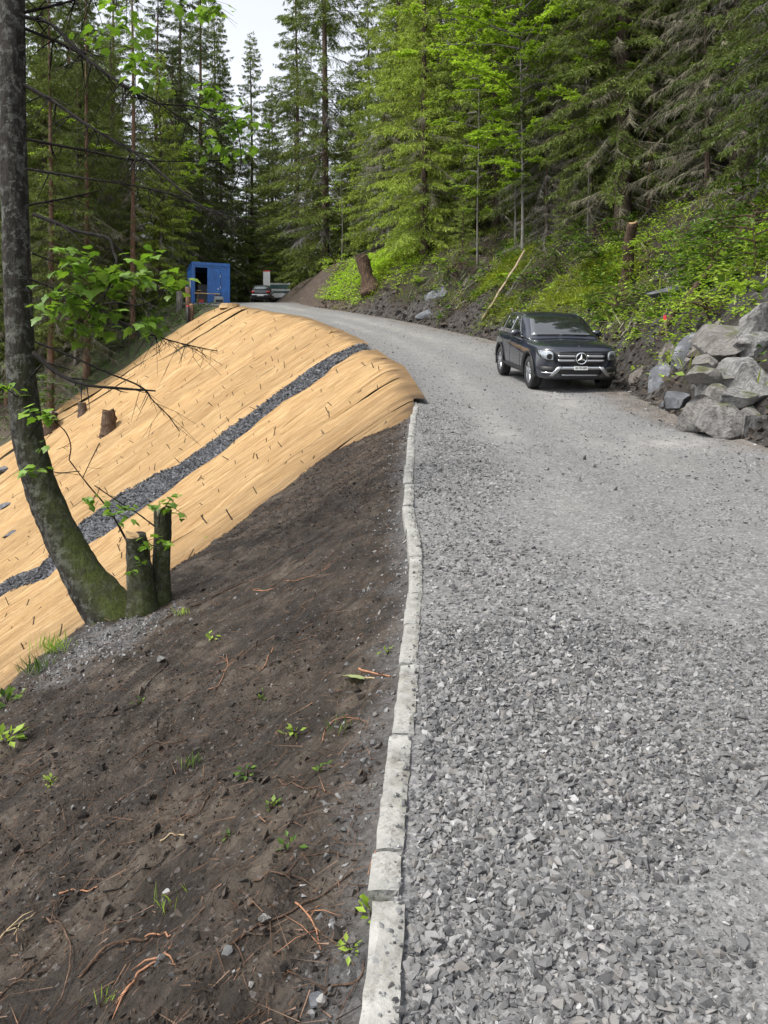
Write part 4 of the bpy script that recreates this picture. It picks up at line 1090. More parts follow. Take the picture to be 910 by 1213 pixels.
def soil_area(r_, n):
    Y = 1.1 + 13 * r_.rand(n) ** 1.4; return EL(Y) - .1 - r_.rand(n) * np.minimum(S1(Y), .5 * Y + .6), Y
M['rootlet'] = m_leaf('rootlet', (.03, .02, .013), (.09, .055, .035), (.22, .13, .08), .02, gloss=.02)
twig_litter('root_litter', 'fine rootlets and twigs mixed into the dark soil', 3600, 57, soil_area, .22, .0017, 'rootlet')

# ferns
def fern(label, loc, seed, R_=.6, nf=11, name='fern'):
    r_ = np.random.RandomState(seed); t = thing(name, label, 'fern', loc)
    for q in range(nf):
        az = q * 6.283 / nf + r_.normal(0, .25); L = R_ * r_.uniform(.75, 1.15); u = np.linspace(.08, 1, 15); e = r_.uniform(.7, 1.2)
        P_ = np.stack([np.cos(az) * u * L * .9, np.sin(az) * u * L * .9, L * (e * u - .85 * u ** 2)], -1); fw = norm(np.gradient(P_, axis=0)); sd2 = np.array([-np.sin(az), np.cos(az), 0])
        B = np.concatenate([P_, P_]); D = np.concatenate([norm(fw * .5 + sd2), norm(fw * .5 - sd2)]); S = np.concatenate([fw, fw])
        ln = np.tile(L * .30 * np.sin(np.pi * np.clip(.12 + u * .9, 0, 1)) + .015, 2); V, F = cards(B, D, S, ln, np.full(len(B), L * .062))
        st = MB(); st.tube([P_[0] * 0, P_[7], P_[14]], [.005, .004, .001], 3, False); Vs = np.array([v[:] for v in st.v]); Fs = np.array(st.f)
        link('frond', mesh_np('frond', np.concatenate([V, Vs]), [F, Fs + len(V)], M['beech'], {'tone': np.full(len(V) + len(Vs), r_.uniform(.1, .6))}), t)
    return t
fern('fern above the mossy outcrop under the young spruce', hit(523, 312), 1, .7)
fern('fern beside the pole on the mossy bank', hit(598, 330), 2, .6)
fern('fern low on the bank between stump and outcrop', hit(497, 335), 3, .6)
fern('broad fern next to the rotten stump', hit(455, 320), 4, .7)
fern('fern up the bank under the bright broadleaf tree', hit(560, 300), 5, .6)
fern('fern in the undergrowth above the boulder wall', hit(880, 345), 6, .5)
# greenery and litter on the forest floor below the embankment
def below(r_, n):
    Y = r_.uniform(38, 66, n * 3); X = -10 - r_.rand(n * 3) * 34; Lq = (EL(Y) - X) / .96; yc = Y + .28 * Lq
    for _ in range(12): Lq = (EL(yc) - X) / .96; yc = .5 * yc + .5 * (Y + .28 * Lq)
    k = (yc > 49.75) & (X < EL(Y) - .3) & (fbm(X * .3, Y * .3, 66, 3) > -.35); return X[k][:n], Y[k][:n]
herbs('forest_undergrowth', 'green undergrowth in the forest below the embankment', 6500, 55, below, 'herb', (.06, .6), (.08, .19), 6)
twig_litter('forest_litter', 'dead branches on the forest floor below the embankment', 2200, 58, below, 1.4, .014, 'deadtwig')
# shrubs on the bank
for i, (px, py, hh, ww, nl, lb) in enumerate((
    (706, 318, 1.7, 1.0, 1500, 'leafy shrub beside the sawn stump on the car side'), (768, 330, 1.5, 1.0, 1300, 'leafy shrub on the boulder side of the sawn stump'),
    (730, 378, .9, .8, 800, 'small shrub right behind the car bonnet'), (845, 318, 1.2, 1.0, 1000, 'shrub hanging over the boulder wall'),
    (895, 318, 1.3, 1.0, 900, 'shrub at the far end of the slope above the boulders'), (838, 380, .45, .5, 300, 'low shrub between red-topped peg and boulders'),
    (660, 330, 1.0, .9, 800, 'round shrub on the yellow moss above the car roof'), (622, 345, .8, .8, 600, 'low shrub next to the long pale pole'),
    (540, 330, .9, .9, 700, 'shrub on top of the rock outcrop'), (398, 330, 1.1, .9, 700, 'shrub at the earth cut above the rotten stump'),
    (880, 262, 1.4, 1.1, 800, 'shrub high on the slope by the grey fallen log'))):
    p = hit(px, py); broadleaf('shrub', lb, p, 60 + i, hh, ww, .1, nl, .018, ['herb', 'beech', 'herb', 'mapleleaf'][i % 4], bark='rotten', leaf=.10, nlimb=12, cat='shrub', group='shrubs on the bank')
# loose earth and stones showing between the plants
n = 2600; r_ = np.random.RandomState(70); X, Y = bank_area(-.9, 10, 46, 10)(r_, n); ra = rock_amt(X, Y)
Y2 = r_.uniform(9, 48, 3000); X2 = ER(Y2) + np.abs(r_.normal(.2, .9, 3000)); X = np.concatenate([X, X2]); Y = np.concatenate([Y, Y2])
tag(link('bank_rubble', scatter('bank_rubble', np.stack([X, Y, H(X, Y)], -1), np.clip(np.exp(r_.normal(np.log(.045), .6, len(X))), .015, .25), M['clod'], rock_protos(16, 71, 8, .7), 72, .6)), 'earth lumps and stones on the bank', 'rubble', kind='stuff')
# chips and needles on the soil
twig_litter('soil_chips', 'bark chips and needles on the dark soil', 7000, 73, soil_area, .05, .0022, 'rootlet')
herbs('bank_grass', 'grass blades and dry stalks on the bank', 1900, 91, bank_area(-.2, 10, 44, 11, 12), 'mossleaf', (.01, .05), (.18, .5), 7, .05, 1.1)
herbs('bank_broad_herbs', 'large-leaved herbs scattered over the bank', 520, 92, bank_area(.05, 11, 38, 9, 15), 'herb', (.1, .5), (.14, .27), 6, .75)
def verdant(r_, n):
    p0 = [hit(*q) for q in ((395, 350), (410, 338), (425, 325), (450, 312), (470, 300), (490, 315), (420, 350), (440, 330), (400, 335))]
    c = np.array([(q.x, q.y) for q in p0])[r_.randint(0, len(p0), n)]; X = c[:, 0] + r_.normal(0, .8, n); Y = c[:, 1] + r_.normal(0, 1.1, n)
    k = X > ER(Y) + .5; return X[k], Y[k]
herbs('verdant_patch', 'bright green low plants around the rotten stump at the bend', 1900, 93, verdant, 'beech', (.03, .28), (.06, .13), 8)

# ------------------------------------------------------------------ the curved maple by the soil bank
TB = hit(128, 726)                                   # its foot
YT = TB.y
def wobble_tube(name, path, rad, mat, n=18, seed=0, rough=.05, moss_dir=None, m=6, attr=True):
    P_ = catmull(path, m); rr = np.interp(np.linspace(0, len(rad) - 1, len(P_)), range(len(rad)), rad)
    V, F = tube(P_, list(rr), n); V = np.array([v[:] for v in V]); C = np.repeat(np.array([p[:] for p in P_]), n, 0)
    d = V - C; ang = np.tile(np.arange(n) / n * 6.283, len(P_)); sl = np.repeat(np.arange(len(P_)), n)
    k = 1 + rough * 2 * (vnoise(np.cos(ang) * 2 + sl * .31, np.sin(ang) * 2 + sl * .17, seed) + .6 * vnoise(np.cos(ang) * 5 + sl * .9, np.sin(ang) * 5, seed + 1))
    V = C + d * k[:, None] * (1 + .035 * np.abs(vnoise(ang * 5, sl * .35, seed + 5)) * 2)[:, None]
    nrm = norm(d)
    mo = np.zeros(len(V))
    if moss_dir is not None:
        low = np.clip(1 - np.linspace(0, 1, len(P_)) * moss_dir[3], 0, 1)
        mo = np.clip(nrm @ np.array(moss_dir[:3]) + .35, 0, 1) * np.repeat(low, n) * 1.4
    me = bpy.data.meshes.new(name); me.from_pydata(V.tolist(), [], [tuple(f) for f in F]); me.materials.append(mat); me.shade_smooth()
    a = me.attributes.new('moss', 'FLOAT', 'POINT'); a.data.foreach_set('value', np.clip(mo, 0, 1).astype(np.float32))
    return me, P_
root = thing('maple_tree', 'curved mossy maple trunk with dead branches leaning out of the soil bank', 'tree', TB)
def rel(px, py, y): return at(px, py, y) - TB
trunk_px = [(176, 790, -.05), (132, 728, 0), (102, 686, .04), (72, 632, .1), (50, 580, .15), (34, 520, .15), (26, 450, .15), (23, 380, .15), (20, 300, .12), (17, 200, .08), (15, 100, .03), (14, 0, 0), (10, -160, -.05), (4, -340, 0), (-4, -520, .05)]
trunk_path = [rel(a, b, YT + c) for a, b, c in trunk_px]
scp = YT / FPX
me, _ = wobble_tube('trunk', trunk_path, [w * scp for w in (40, 30, 23.5, 20, 18.5, 17.5, 16.8, 16, 15.5, 15, 14.6, 14.2, 13, 10, 7)], M['bark_near'], 36, 3, .06, (.6, -.1, .75, 1.7), 10)
link('trunk', me, root)
for q, (dx, dy_, L) in enumerate(((.5, -.25, .5), (.35, .3, .45), (-.1, -.5, .4), (.1, -.35, .5), (.6, .05, .55))):
    P0 = Vector((.02, -.02, .10)); e1 = TB + Vector((dx, dy_, 0)) * L * 1.3; g1 = TB + Vector((dx, dy_, 0)) * L * .6
    me_, _ = wobble_tube('root', [P0, Vector((g1.x - TB.x, g1.y - TB.y, hz(g1.x, g1.y) - TB.z + .03)), Vector((e1.x - TB.x, e1.y - TB.y, hz(e1.x, e1.y) - TB.z - .05))], [.11, .055, .02], M['bark_near'], 12, q, .08, (0, -.2, .9, .3))
    link('root', me_, root)
# leaves
def maple_leaf(seed):
    r_ = random.Random(seed); pts = []
    prof = [(0, .0), (.20, .10), (.36, .02), (.52, .12), (.50, .30), (.72, .42), (.60, .50), (.54, .62), (.36, .60), (.34, .78), (.22, .80), (.12, 1.0)]
    outl = [(x * .72 * r_.uniform(.92, 1.08), y) for x, y in prof]; full = outl + [(0, 1.08)] + [(-x, y) for x, y in reversed(outl[1:])]
    V = [Vector((0, .38, .02))]; dr = r_.uniform(.10, .35); fold = r_.uniform(.05, .25)
    for x, y in full: V.append(Vector((x, y, abs(x) * fold - dr * (x * x + (y - .3) ** 2))))
    n = len(full); F = [(0, 1 + i, 1 + (i + 1) % n) for i in range(n)]
    V += [Vector((0.012, 0, 0)), Vector((-.012, 0, 0)), Vector((0, -.42, .06))]; F.append((n + 1, n + 2, n + 3))
    me = bpy.data.meshes.new('leaf'); me.from_pydata(V, [], F); me.materials.append(M['mapleleaf'])
    a = me.attributes.new('tone', 'FLOAT', 'POINT'); a.data.foreach_set('value', np.full(len(V), r_.uniform(.15, .85), np.float32)); return me
leaf_me = [maple_leaf(q) for q in range(9)]
lr = random.Random(4)
def leaves_at(parent, org, spots, size=(.09, .16)):
    """spots: world points; each gets one drooping leaf"""
    for w in spots:
        az = lr.uniform(0, 6.28); tl = lr.uniform(-.9, .1)
        link('leaf', lr.choice(leaf_me), parent, w - org, Euler((tl, lr.uniform(-.4, .4), az), 'XYZ'), lr.uniform(*size) * .72)
def branch(pts, r0, dy=0.0, leaves=None, size=(.09, .15), twigs=0, r1=.004, seed=0, dep=None, parent=None, org=None):
    """pts in photo pixels at about the tree's distance; leaves: list of (px, py, n, spread px)"""
    parent = parent or root; org = org if org is not None else TB
    n = len(pts); rs = random.Random(seed)
    W = [at(a, b, YT + (dy * i / (n - 1)) + rs.uniform(-.03, .03)) for i, (a, b) in enumerate(pts)]
    base = W[0]; P_ = catmull([w - base for w in W], 5); rr = [r0 + (r1 - r0) * (i / (len(P_) - 1)) ** .8 for i in range(len(P_))]
    rr = [max(r * 1.15, .004) * rs.uniform(.85, 1.15) for r in rr]
    m = MB(); m.tube(P_, rr, 7)
    for q in range(twigs):
        k = rs.randint(2, len(P_) - 2); b = P_[k]; a = rs.uniform(0, 6.28); L = rs.uniform(.06, .46)
        d = ((P_[k + 1] - P_[k]).normalized() * .6 + Vector((math.cos(a), math.sin(a) * .8, rs.uniform(-.9, .3)))).normalized()
        mid = b + d * L * .5 + Vector((0, 0, -.02)); tip = b + d * L + Vector((0, 0, -.05 * L / .3))
        m.tube([b, mid, tip], [rr[k] * .5, rr[k] * .35, .0012], 4, False)
        if rs.random() < .6: m.tube([mid, mid + Vector((rs.uniform(-.1, .1), rs.uniform(-.1, .1), rs.uniform(-.14, .02)))], [.003, .001], 3, False)
    # leaf stalk twigs
    spots = []
    for (px, py, cnt, spr) in (leaves or []):
        c = at(px, py, YT + dy * .8 + rs.uniform(-.2, .1))
        k = min(range(len(P_)), key=lambda i: (P_[i] + base - c).length); c0 = P_[k]
        m.tube([c0, (c0 + c - base) / 2 + Vector((0, 0, .02)), c - base], [.004, .003, .0018], 4, False)
        for _ in range(int(cnt * 2.0)):
            s = c + Vector((rs.gauss(0, spr), rs.gauss(0, spr * 1.1), rs.gauss(0, spr * .55))) * scp
            spots.append(s)
    o = m.build('branch', M['branch'], parent, base - org)
    leaves_at(o, base, spots[::2], size)
    if len(spots) > 1:                                       # the other leaves of the spray, joined
        VV, FF, TT = [], [], []; off = 0
        for w in spots[1::2]:
            lm_ = lr.choice(leaf_me); Mx = Matrix.Translation(w - base) @ Euler((lr.uniform(-.9, .1), lr.uniform(-.4, .4), lr.uniform(0, 6.28)), 'XYZ').to_matrix().to_4x4() @ Matrix.Scale(lr.uniform(*size) * .72, 4)
            tn = lr.uniform(.15, .85)
            for v in lm_.vertices: VV.append((Mx @ v.co)[:]); TT.append(tn)
            for p_ in lm_.polygons: FF.append([i + off for i in p_.vertices])
            off += len(lm_.vertices)
        tag(link('foliage', mesh_np('foliage', np.array(VV), np.array(FF), M['mapleleaf'], {'tone': np.array(TT)}), o), kind='stuff')
    return o
branch([(30, 20), (60, 28), (96, 63), (125, 86), (155, 106), (185, 122), (231, 126), (258, 134)], .019, -.5, [(160, 70, 9, 12), (178, 95, 5, 9), (172, 66, 5, 10), (190, 92, 4, 8)], twigs=60, seed=1)
branch([(30, 34), (82, 56), (115, 79), (145, 99), (175, 114), (215, 140), (240, 160)], .013, .4, [(230, 130, 4, 8)], twigs=50, seed=2)
branch([(28, 100), (66, 122), (99, 145), (132, 165), (171, 188), (198, 211), (238, 244), (264, 254)], .017, -.7, twigs=60, seed=3)
branch([(32, 165), (99, 178), (149, 188), (198, 191), (264, 190)], .013, .5, [(250, 168, 6, 11), (282, 180, 6, 9), (268, 172, 4, 10)], twigs=30, seed=4)
branch([(32, 200), (99, 211), (165, 221), (215, 234), (271, 256), (300, 262)], .012, -.3, twigs=40, seed=5)
branch([(34, 243), (82, 234), (125, 224)], .012, .3, twigs=8, seed=6)
branch([(40, 254), (66, 264), (92, 274), (128, 282), (134, 297), (138, 313), (126, 346), (112, 362)], .019, -.8,
       [(85, 300, 9, 11), (100, 318, 13, 13), (120, 330, 14, 15), (75, 345, 10, 12), (62, 365, 9, 10), (95, 362, 12, 13), (120, 372, 9, 12), (140, 345, 8, 11), (150, 322, 7, 10), (95, 388, 8, 9), (118, 388, 6, 9)], (.10, .17), twigs=10, r1=.006, seed=7)
branch([(112, 362), (140, 358), (165, 362), (190, 352)], .007, -.5, [(176, 303, 6, 9), (166, 330, 6, 10), (205, 330, 9, 11), (195, 340, 5, 9), (178, 380, 8, 10), (172, 390, 6, 9)], (.10, .16), twigs=14, seed=8)
branch([(40, 418), (71, 444), (103, 456), (142, 460), (184, 463)], .021, -.5, twigs=8, r1=.007, seed=9)
branch([(42, 405), (89, 424), (124, 440), (167, 458), (181, 474), (199, 492), (213, 511)], .010, .3, twigs=12, seed=10)
branch([(38, 300), (70, 312), (100, 320)], .008, .3, twigs=6, seed=11)
branch([(28, 15), (70, 5), (120, -8), (170, -14), (220, -8), (262, 6)], .014, .2, [(140, 12, 9, 12), (165, 28, 10, 12), (150, 40, 8, 11), (125, 42, 5, 10), (105, 45, 4, 9), (215, 5, 7, 11), (238, 14, 9, 12), (255, 8, 6, 10)], twigs=50, seed=12)
branch([(262, 254), (285, 200), (280, 150), (262, 118)], .006, .3, [(250, 106, 8, 9), (272, 130, 8, 9), (285, 150, 10, 10), (275, 145, 6, 10)], twigs=10, seed=13)
branch([(20, 470), (10, 462), (2, 458)], .005, -.3, [(10, 458, 5, 7)], seed=14)
branch([(34, 520), (45, 500), (55, 490)], .005, -.5, [(48, 490, 6, 8), (60, 494, 3, 6)], seed=15)
branch([(40, 558), (42, 552), (40, 548)], .004, -.3, [(38, 556, 4, 6)], seed=16)
# drooping dead bough over the mats
branch([(34, 330), (90, 352), (140, 380), (185, 398), (220, 408), (258, 416)], .010, .5, twigs=90, seed=17)

# sprouting stumps next to it
def stump(name, label, foot, top_dx, h, r0, r1, seed, bark='bark_near', cut='oldcut', tilt=(0, 0), flare=1.25, sides=16):
    t = thing(name, label, 'stump', foot)
    path = [Vector((-top_dx * .1, 0, -.25)), Vector((0, 0, 0)), Vector((top_dx * .35, 0, h * .35)), Vector((top_dx * .7, .01, h * .7)), Vector((top_dx, tilt[1], h))]
    me, P_ = wobble_tube('trunk', path, [r0 * flare * 1.1, r0 * flare, r0, (r0 + r1) / 2, r1], M[bark], sides, seed, .16 if bark == 'rotten' else .08, (.2, -.3, .6, .6))
    link('trunk', me, t)
    m = MB(); r_ = random.Random(seed); ring = [Vector((top_dx + math.cos(a) * r1 * .93, tilt[1] + math.sin(a) * r1 * .93, h + .006 + tilt[0] * math.cos(a) * r1 + (r_.uniform(-.008, .008) if bark != 'rotten' else r_.uniform(-.12, .10) * r1 * 4))) for a in np.linspace(0, 6.283, sides, False)]
    m.add([Vector((top_dx, tilt[1], h + .012))] + ring + [v - Vector((0, 0, .05)) for v in ring], [(0, 1 + i, 1 + (i + 1) % sides) for i in range(sides)] + [(1 + i, 1 + sides + i, 1 + sides + (i + 1) % sides, 1 + (i + 1) % sides) for i in range(sides)])
    m.build('cut_face', M[cut], t); return t
f1 = hit(168, 724); s1_ = f1.y / FPX
st1 = stump('stump', 'shorter of the two sprouting stumps, next to the curved trunk', f1, -6 * s1_, 90 * s1_, 15 * s1_, 12 * s1_, 5, cut='cut', tilt=(-.3, -.03), flare=1.25)
f2 = hit(190, 712); s2_ = f2.y / FPX
st2 = stump('stump', 'taller slimmer sprouting stump on the soil bank side', f2, 3 * s2_, 108 * s2_, 10.5 * s2_, 10 * s2_, 6, tilt=(.2, 0), flare=1.3)
YT_keep = YT
YT = f1.y
branch([(150, 640), (130, 605), (105, 575), (82, 545)], .009, -.2, [(110, 592, 4, 6), (138, 602, 5, 7), (148, 612, 4, 6)], (.07, .12), twigs=4, seed=21, parent=st1, org=f1)
branch([(82, 545), (84, 528), (78, 512), (66, 500)], .005, -.2, [(62, 496, 3, 6), (50, 527, 3, 6)], (.07, .11), twigs=2, seed=22, parent=st1, org=f1)
branch([(95, 558), (70, 560), (52, 555)], .004, -.2, twigs=2, seed=23, parent=st1, org=f1)
branch([(98, 566), (108, 545), (118, 525)], .003, -.2, twigs=1, seed=24, parent=st1, org=f1)
branch([(184, 624), (160, 606), (140, 594), (112, 575)], .006, -.3, [(142, 600, 4, 6), (115, 590, 2, 5)], (.07, .11), twigs=3, seed=25, parent=st2, org=f2)
branch([(188, 625), (190, 608), (196, 600)], .005, -.1, [(196, 601, 7, 8), (205, 592, 4, 7), (215, 608, 3, 6)], (.075, .12), seed=26, parent=st2, org=f2)
branch([(186, 648), (178, 645), (172, 642)], .004, -.2, [(178, 644, 7, 8), (190, 640, 4, 7)], (.07, .11), seed=27, parent=st2, org=f2)
branch([(160, 690), (156, 680), (154, 675)], .003, -.2, [(155, 676, 4, 5), (164, 668, 2, 4)], (.06, .09), seed=28, parent=st1, org=f1)
YT = YT_keep

# ------------------------------------------------------------------ stumps and wood on the embankment and the bank
def stump_px(name, label, px, py, w, h, seed, bark='bark', cut='oldcut', dx=0, tilt=(0, 0), flare=1.2):
    p = hit(px, py); s = p.y / FPX
    return stump(name, label, p, dx * s, h * s, w * .5 * s, w * .46 * s, seed, bark, cut, tilt, flare)
stump_px('stump', 'ragged dark stump poking out of the middle of the erosion mat', 129, 514, 17, 27, 31, 'rotten', 'rotten')
stump_px('stump', 'small stump in the mat nearest the forest edge', 98, 493, 10, 15, 32, dx=-1)
stump_px('stump', 'wide low stump in the mat just past the curved trunk', 60, 512, 16, 22, 33, 'rotten', 'oldcut')
stump_px('stump', 'half-buried stump in the mat touching the curved trunk', 50, 558, 13, 10, 34, 'rotten', 'rotten')
stump_px('rotten_stump', 'tall rotten stump leaning out of the mossy bank at the bend', 440, 345, 16, 40, 35, 'rotten', 'rotten', dx=-12, flare=1.5)
stump_px('sawn_stump', 'tall split stump with fresh sawn top above the dark car', 742, 345, 13, 78, 36, 'rotten', 'cut', dx=5, tilt=(.1, -.25), flare=1.7)
# root plates hanging under those two
def roots(parent_, n, rad, seed, drop):
    r_ = random.Random(seed); m = MB()
    for q in range(n):
        a = r_.uniform(2.6, 6.8); L = rad * r_.uniform(.6, 1.3); d = Vector((math.cos(a), math.sin(a) * .8, 0)); P_ = [Vector((0, 0, .12)) + d * L * u + Vector((r_.uniform(-.05, .05), 0, -drop * u * u)) for u in (0, .3, .6, 1)]
        m.tube(P_, [.06, .045, .03, .008], 6)
    m.build('root', M['rotten'], parent_)
for o in [o for o in bpy.data.objects if o.name.startswith(('rotten_stump', 'sawn_stump'))]: roots(o, 9, .7, 3, .9)
def pole(name, label, a, b, r0, r1, mat, cat, bend=.0, seed=0, knots=0):
    r_ = random.Random(seed); a, b = Vector(a), Vector(b); base = a; d = b - a; m = MB()
    P_ = [d * u + Vector((0, 0, bend * math.sin(math.pi * u))) + Vector((r_.uniform(-1, 1), r_.uniform(-1, 1), r_.uniform(-1, 1))) * d.length * .006 for u in np.linspace(0, 1, 9)]
    m.tube(P_, [(r0 + (r1 - r0) * u) * r_.uniform(.93, 1.07) for u in np.linspace(0, 1, 9)], 9)
    for q in range(knots):
        k = r_.randint(1, 7); v = Vector((r_.uniform(-1, 1), r_.uniform(-1, 1), r_.uniform(0, 1))).normalized()
        m.tube([P_[k], P_[k] + v * r_.uniform(.08, .4)], [r0 * .4, r0 * .15], 4)
    return tag(m.build(name, mat, None, base, smooth=True), label, cat)
M['pole'] = m_bark('pale_pole', (.16, .12, .08), (.33, .26, .18), (.46, .39, .29))
a = hit(572, 382); b = at(622, 296, a.y + 2.2); b.z = max(b.z, hz(b.x, b.y) + .12); a.z += .12
pole('fallen_pole', 'long pale debarked pole leaning on the mossy bank', a, b, .055, .04, M['pole'], 'pole', .0, 1)
def lay(px0, py0, px1, py1, lift=.08):
    a, b = hit(px0, py0), hit(px1, py1); a.z += lift; b.z += lift; return a, b
a, b = lay(782, 402, 905, 248); pole('fallen_log', 'long dark log lying up the slope past the red-topped peg', a, b, .09, .06, M['rotten'], 'log', .1, 2, 4)
a, b = lay(838, 252, 905, 205); pole('fallen_log', 'grey fallen log under the trees at the top of the slope', a, b, .08, .05, M['bark_grey'], 'log', .1, 3, 3)
a, b = lay(770, 228, 850, 196); pole('fallen_log', 'fallen trunk lying across behind the slim leaning spruce', a, b, .12, .09, M['bark'], 'log', .1, 4, 3)
a, b = lay(600, 355, 640, 300); pole('fallen_branch', 'thin dead branch lying between the pole and the young spruce', a, b, .03, .015, M['bark_grey'], 'branch', .1, 5, 4)
a, b = lay(735, 300, 775, 245); pole('fallen_branch', 'bare branch lying beside the sawn stump', a, b, .035, .02, M['bark_grey'], 'branch', .12, 6, 4)
a, b = lay(845, 318, 908, 262); pole('fallen_branch', 'thin mossy branch among the brambles', a, b, .03, .02, M['rotten'], 'branch', .1, 7, 3)
a, b = lay(386, 330, 350, 344, .05); pole('pale_branch', 'pale stick half buried in the earth cut', a, b, .06, .03, M['bark_grey'], 'branch', .0, 8)
# red-topped survey peg
p = hit(790, 399); t = thing('survey_peg', 'thin wooden survey peg with red painted top by the log', 'peg', p, (.05, -.12, 0))
s = p.y / FPX; m = MB(); m.box(-.02, .02, -.012, .012, -.15, 20 * s); m.build('stake', M['pole'], t)
M['redpaint'] = plain('red_paint', (.75, .05, .07), .5); m = MB(); m.box(-.028, .028, -.02, .02, 19 * s, 25 * s); m.build('painted_top', M['redpaint'], t, bevel=.005)
# small white stone up on the slope
p = hit(789, 235); tag(link('rock', boulder_mesh('rock', 55, .12, .1, .08, M['boulder'], 2), None, p + Vector((0, 0, .06))), 'small pale stone alone on the forest floor by the slim leaning trunk', 'rock')

# ------------------------------------------------------------------ vehicles
def m_paint(name, c, flake=.0):
    t = NT(name); n = t.noise(t.coord(), 3, 3)
    a = t.mix(t.math('MULTIPLY', n, .25), c, tuple(x * .6 for x in c))
    sx = t.new('ShaderNodeSeparateXYZ'); t.l.new(t.coord(), sx.inputs[0])
    low = t.ramp(sx.outputs[2], [(.25, 1), (.75, .12)]); dn = t.ramp(t.noise(t.coord(), 5, 6, .7), [(.35, .2), (.7, 1)])
    dust = t.math('MULTIPLY', t.math('MULTIPLY', low, dn), .2)
    a = t.mix(dust, a, (.16, .15, .135)); t.l.new(t.math('SUBTRACT', 1.0, dust), t.b.inputs['Coat Weight'])
    return t.fin(a, .45, None, .0, .3)
M['carpaint'] = m_paint('dark_blue_paint', (.0035, .007, .018)); M['carpaint'].node_tree.nodes['Principled BSDF'].inputs['Coat Roughness'].default_value = .02; M['carpaint'].node_tree.nodes['Principled BSDF'].inputs['Coat IOR'].default_value = 1.75
M['carglass'] = plain('car_glass', (.012, .016, .016), .03, 0, .8, 1.0)
M['carglass'].node_tree.nodes['Principled BSDF'].inputs['Coat IOR'].default_value = 2.3
M['blackplastic'] = plain('black_plastic', (.012, .012, .013), .55)
M['chrome'] = plain('chrome', (.72, .73, .75), .14, 1.0, var=.03)
M['satin'] = plain('satin_silver', (.48, .49, .51), .32, .85, var=.05)
M['rubber'] = plain('tyre_rubber', (.016, .016, .016), .8, var=.4, vscale=20)
M['alloy'] = plain('alloy_rim', (.40, .41, .43), .3, .8, var=.05)
M['lamp'] = plain('headlamp_glass', (.30, .33, .36), .08, .4, .8, 1.0)
M['white_plate'] = plain('white_plate', (.78, .78, .76), .4, var=.03)
M['black_print'] = plain('black_print', (.01, .01, .01), .6)
M['well'] = plain('wheel_well', (.008, .008, .008), .9)

def loft(stations, ring_fn, name, mats, levels=2):
    V, F = [], []
    rings = [ring_fn(s) for s in stations]; n = len(rings[0])
    for r in rings: V += r
    for i in range(len(rings) - 1):
        for k in range(n): F.append((i * n + k, i * n + (k + 1) % n, (i + 1) * n + (k + 1) % n, (i + 1) * n + k))
    F.append(tuple(range(n - 1, -1, -1))); F.append(tuple((len(rings) - 1) * n + k for k in range(n)))
    me = bpy.data.meshes.new(name); me.from_pydata(V, [], F)
    for m in mats: me.materials.append(m)
    bm = bmesh.new(); bm.from_mesh(me); bmesh.ops.recalc_face_normals(bm, faces=bm.faces); bm.to_mesh(me); bm.free()
    return me
def baked(me, mods):
    o = bpy.data.objects.new('tmp', me); col.objects.link(o)
    for typ, kw in mods:
        md = o.modifiers.new('m', typ)
        for k, v in kw.items(): setattr(md, k, v)
    bpy.context.view_layer.update()
    dg = bpy.context.evaluated_depsgraph_get(); out = bpy.data.meshes.new_from_object(o.evaluated_get(dg)); bpy.data.objects.remove(o)
    return out

def wheel(parent, loc, side, r=.365, w=.24, spokes=5):
    t = bpy.data.objects.new('wheel', None); col.objects.link(t); t.parent = parent; t.location = loc
    # tyre: lathe around local Y
    prof = [(-w / 2, r * .66), (-w / 2, r * .90), (-w * .42, r * .985), (-w * .2, r), (w * .2, r), (w * .42, r * .985), (w / 2, r * .90), (w / 2, r * .66)]
    n = 40; m = MB(); V = []; F = []
    for k in range(n):
        a = 6.28318 * k / n
        for (y, q) in prof: V.append((math.cos(a) * q, y, math.sin(a) * q))
    L = len(prof)
    for k in range(n):
        for j in range(L - 1): F.append((k * L + j, ((k + 1) % n) * L + j, ((k + 1) % n) * L + j + 1, k * L + j + 1))
    m.add(V, F); m.build('tyre', M['rubber'], t, smooth=True)
    m = MB(); y = side * w * .44; q = MB()
    ring = [(math.cos(a), math.sin(a)) for a in np.linspace(0, 6.28318, 40, False)]
    V = [(c * r * .66, y, s * r * .66) for c, s in ring] + [(c * r * .59, y - side * .01, s * r * .59) for c, s in ring] + [(c * r * .57, y - side * .12, s * r * .57) for c, s in ring]
    F = [(j * 40 + i, j * 40 + (i + 1) % 40, (j + 1) * 40 + (i + 1) % 40, (j + 1) * 40 + i) for j in (0, 1) for i in range(40)]
    m.add(V, F)
    for k in range(spokes):
        for off in (-.10, .10):
            a = 6.28318 * k / spokes + .3; d0 = Vector((math.cos(a + off * .4), 0, math.sin(a + off * .4))); d1 = Vector((math.cos(a + off * 1.6), 0, math.sin(a + off * 1.6)))
            m.tube([d0 * r * .1 + Vector((0, y - side * .02, 0)), d1 * r * .62 + Vector((0, y - side * .005, 0))], [.026, .02], 6)
    m.cyl((0, y - side * .01, 0), (0, 1, 0), r * .16, .05, 16)
    m.build('rim', M['alloy'], t)
    q.cyl((0, y - side * .13, 0), (0, 1, 0), r * .6, .01, 32); q.build('brake_disc', M['well'], t)
    return t

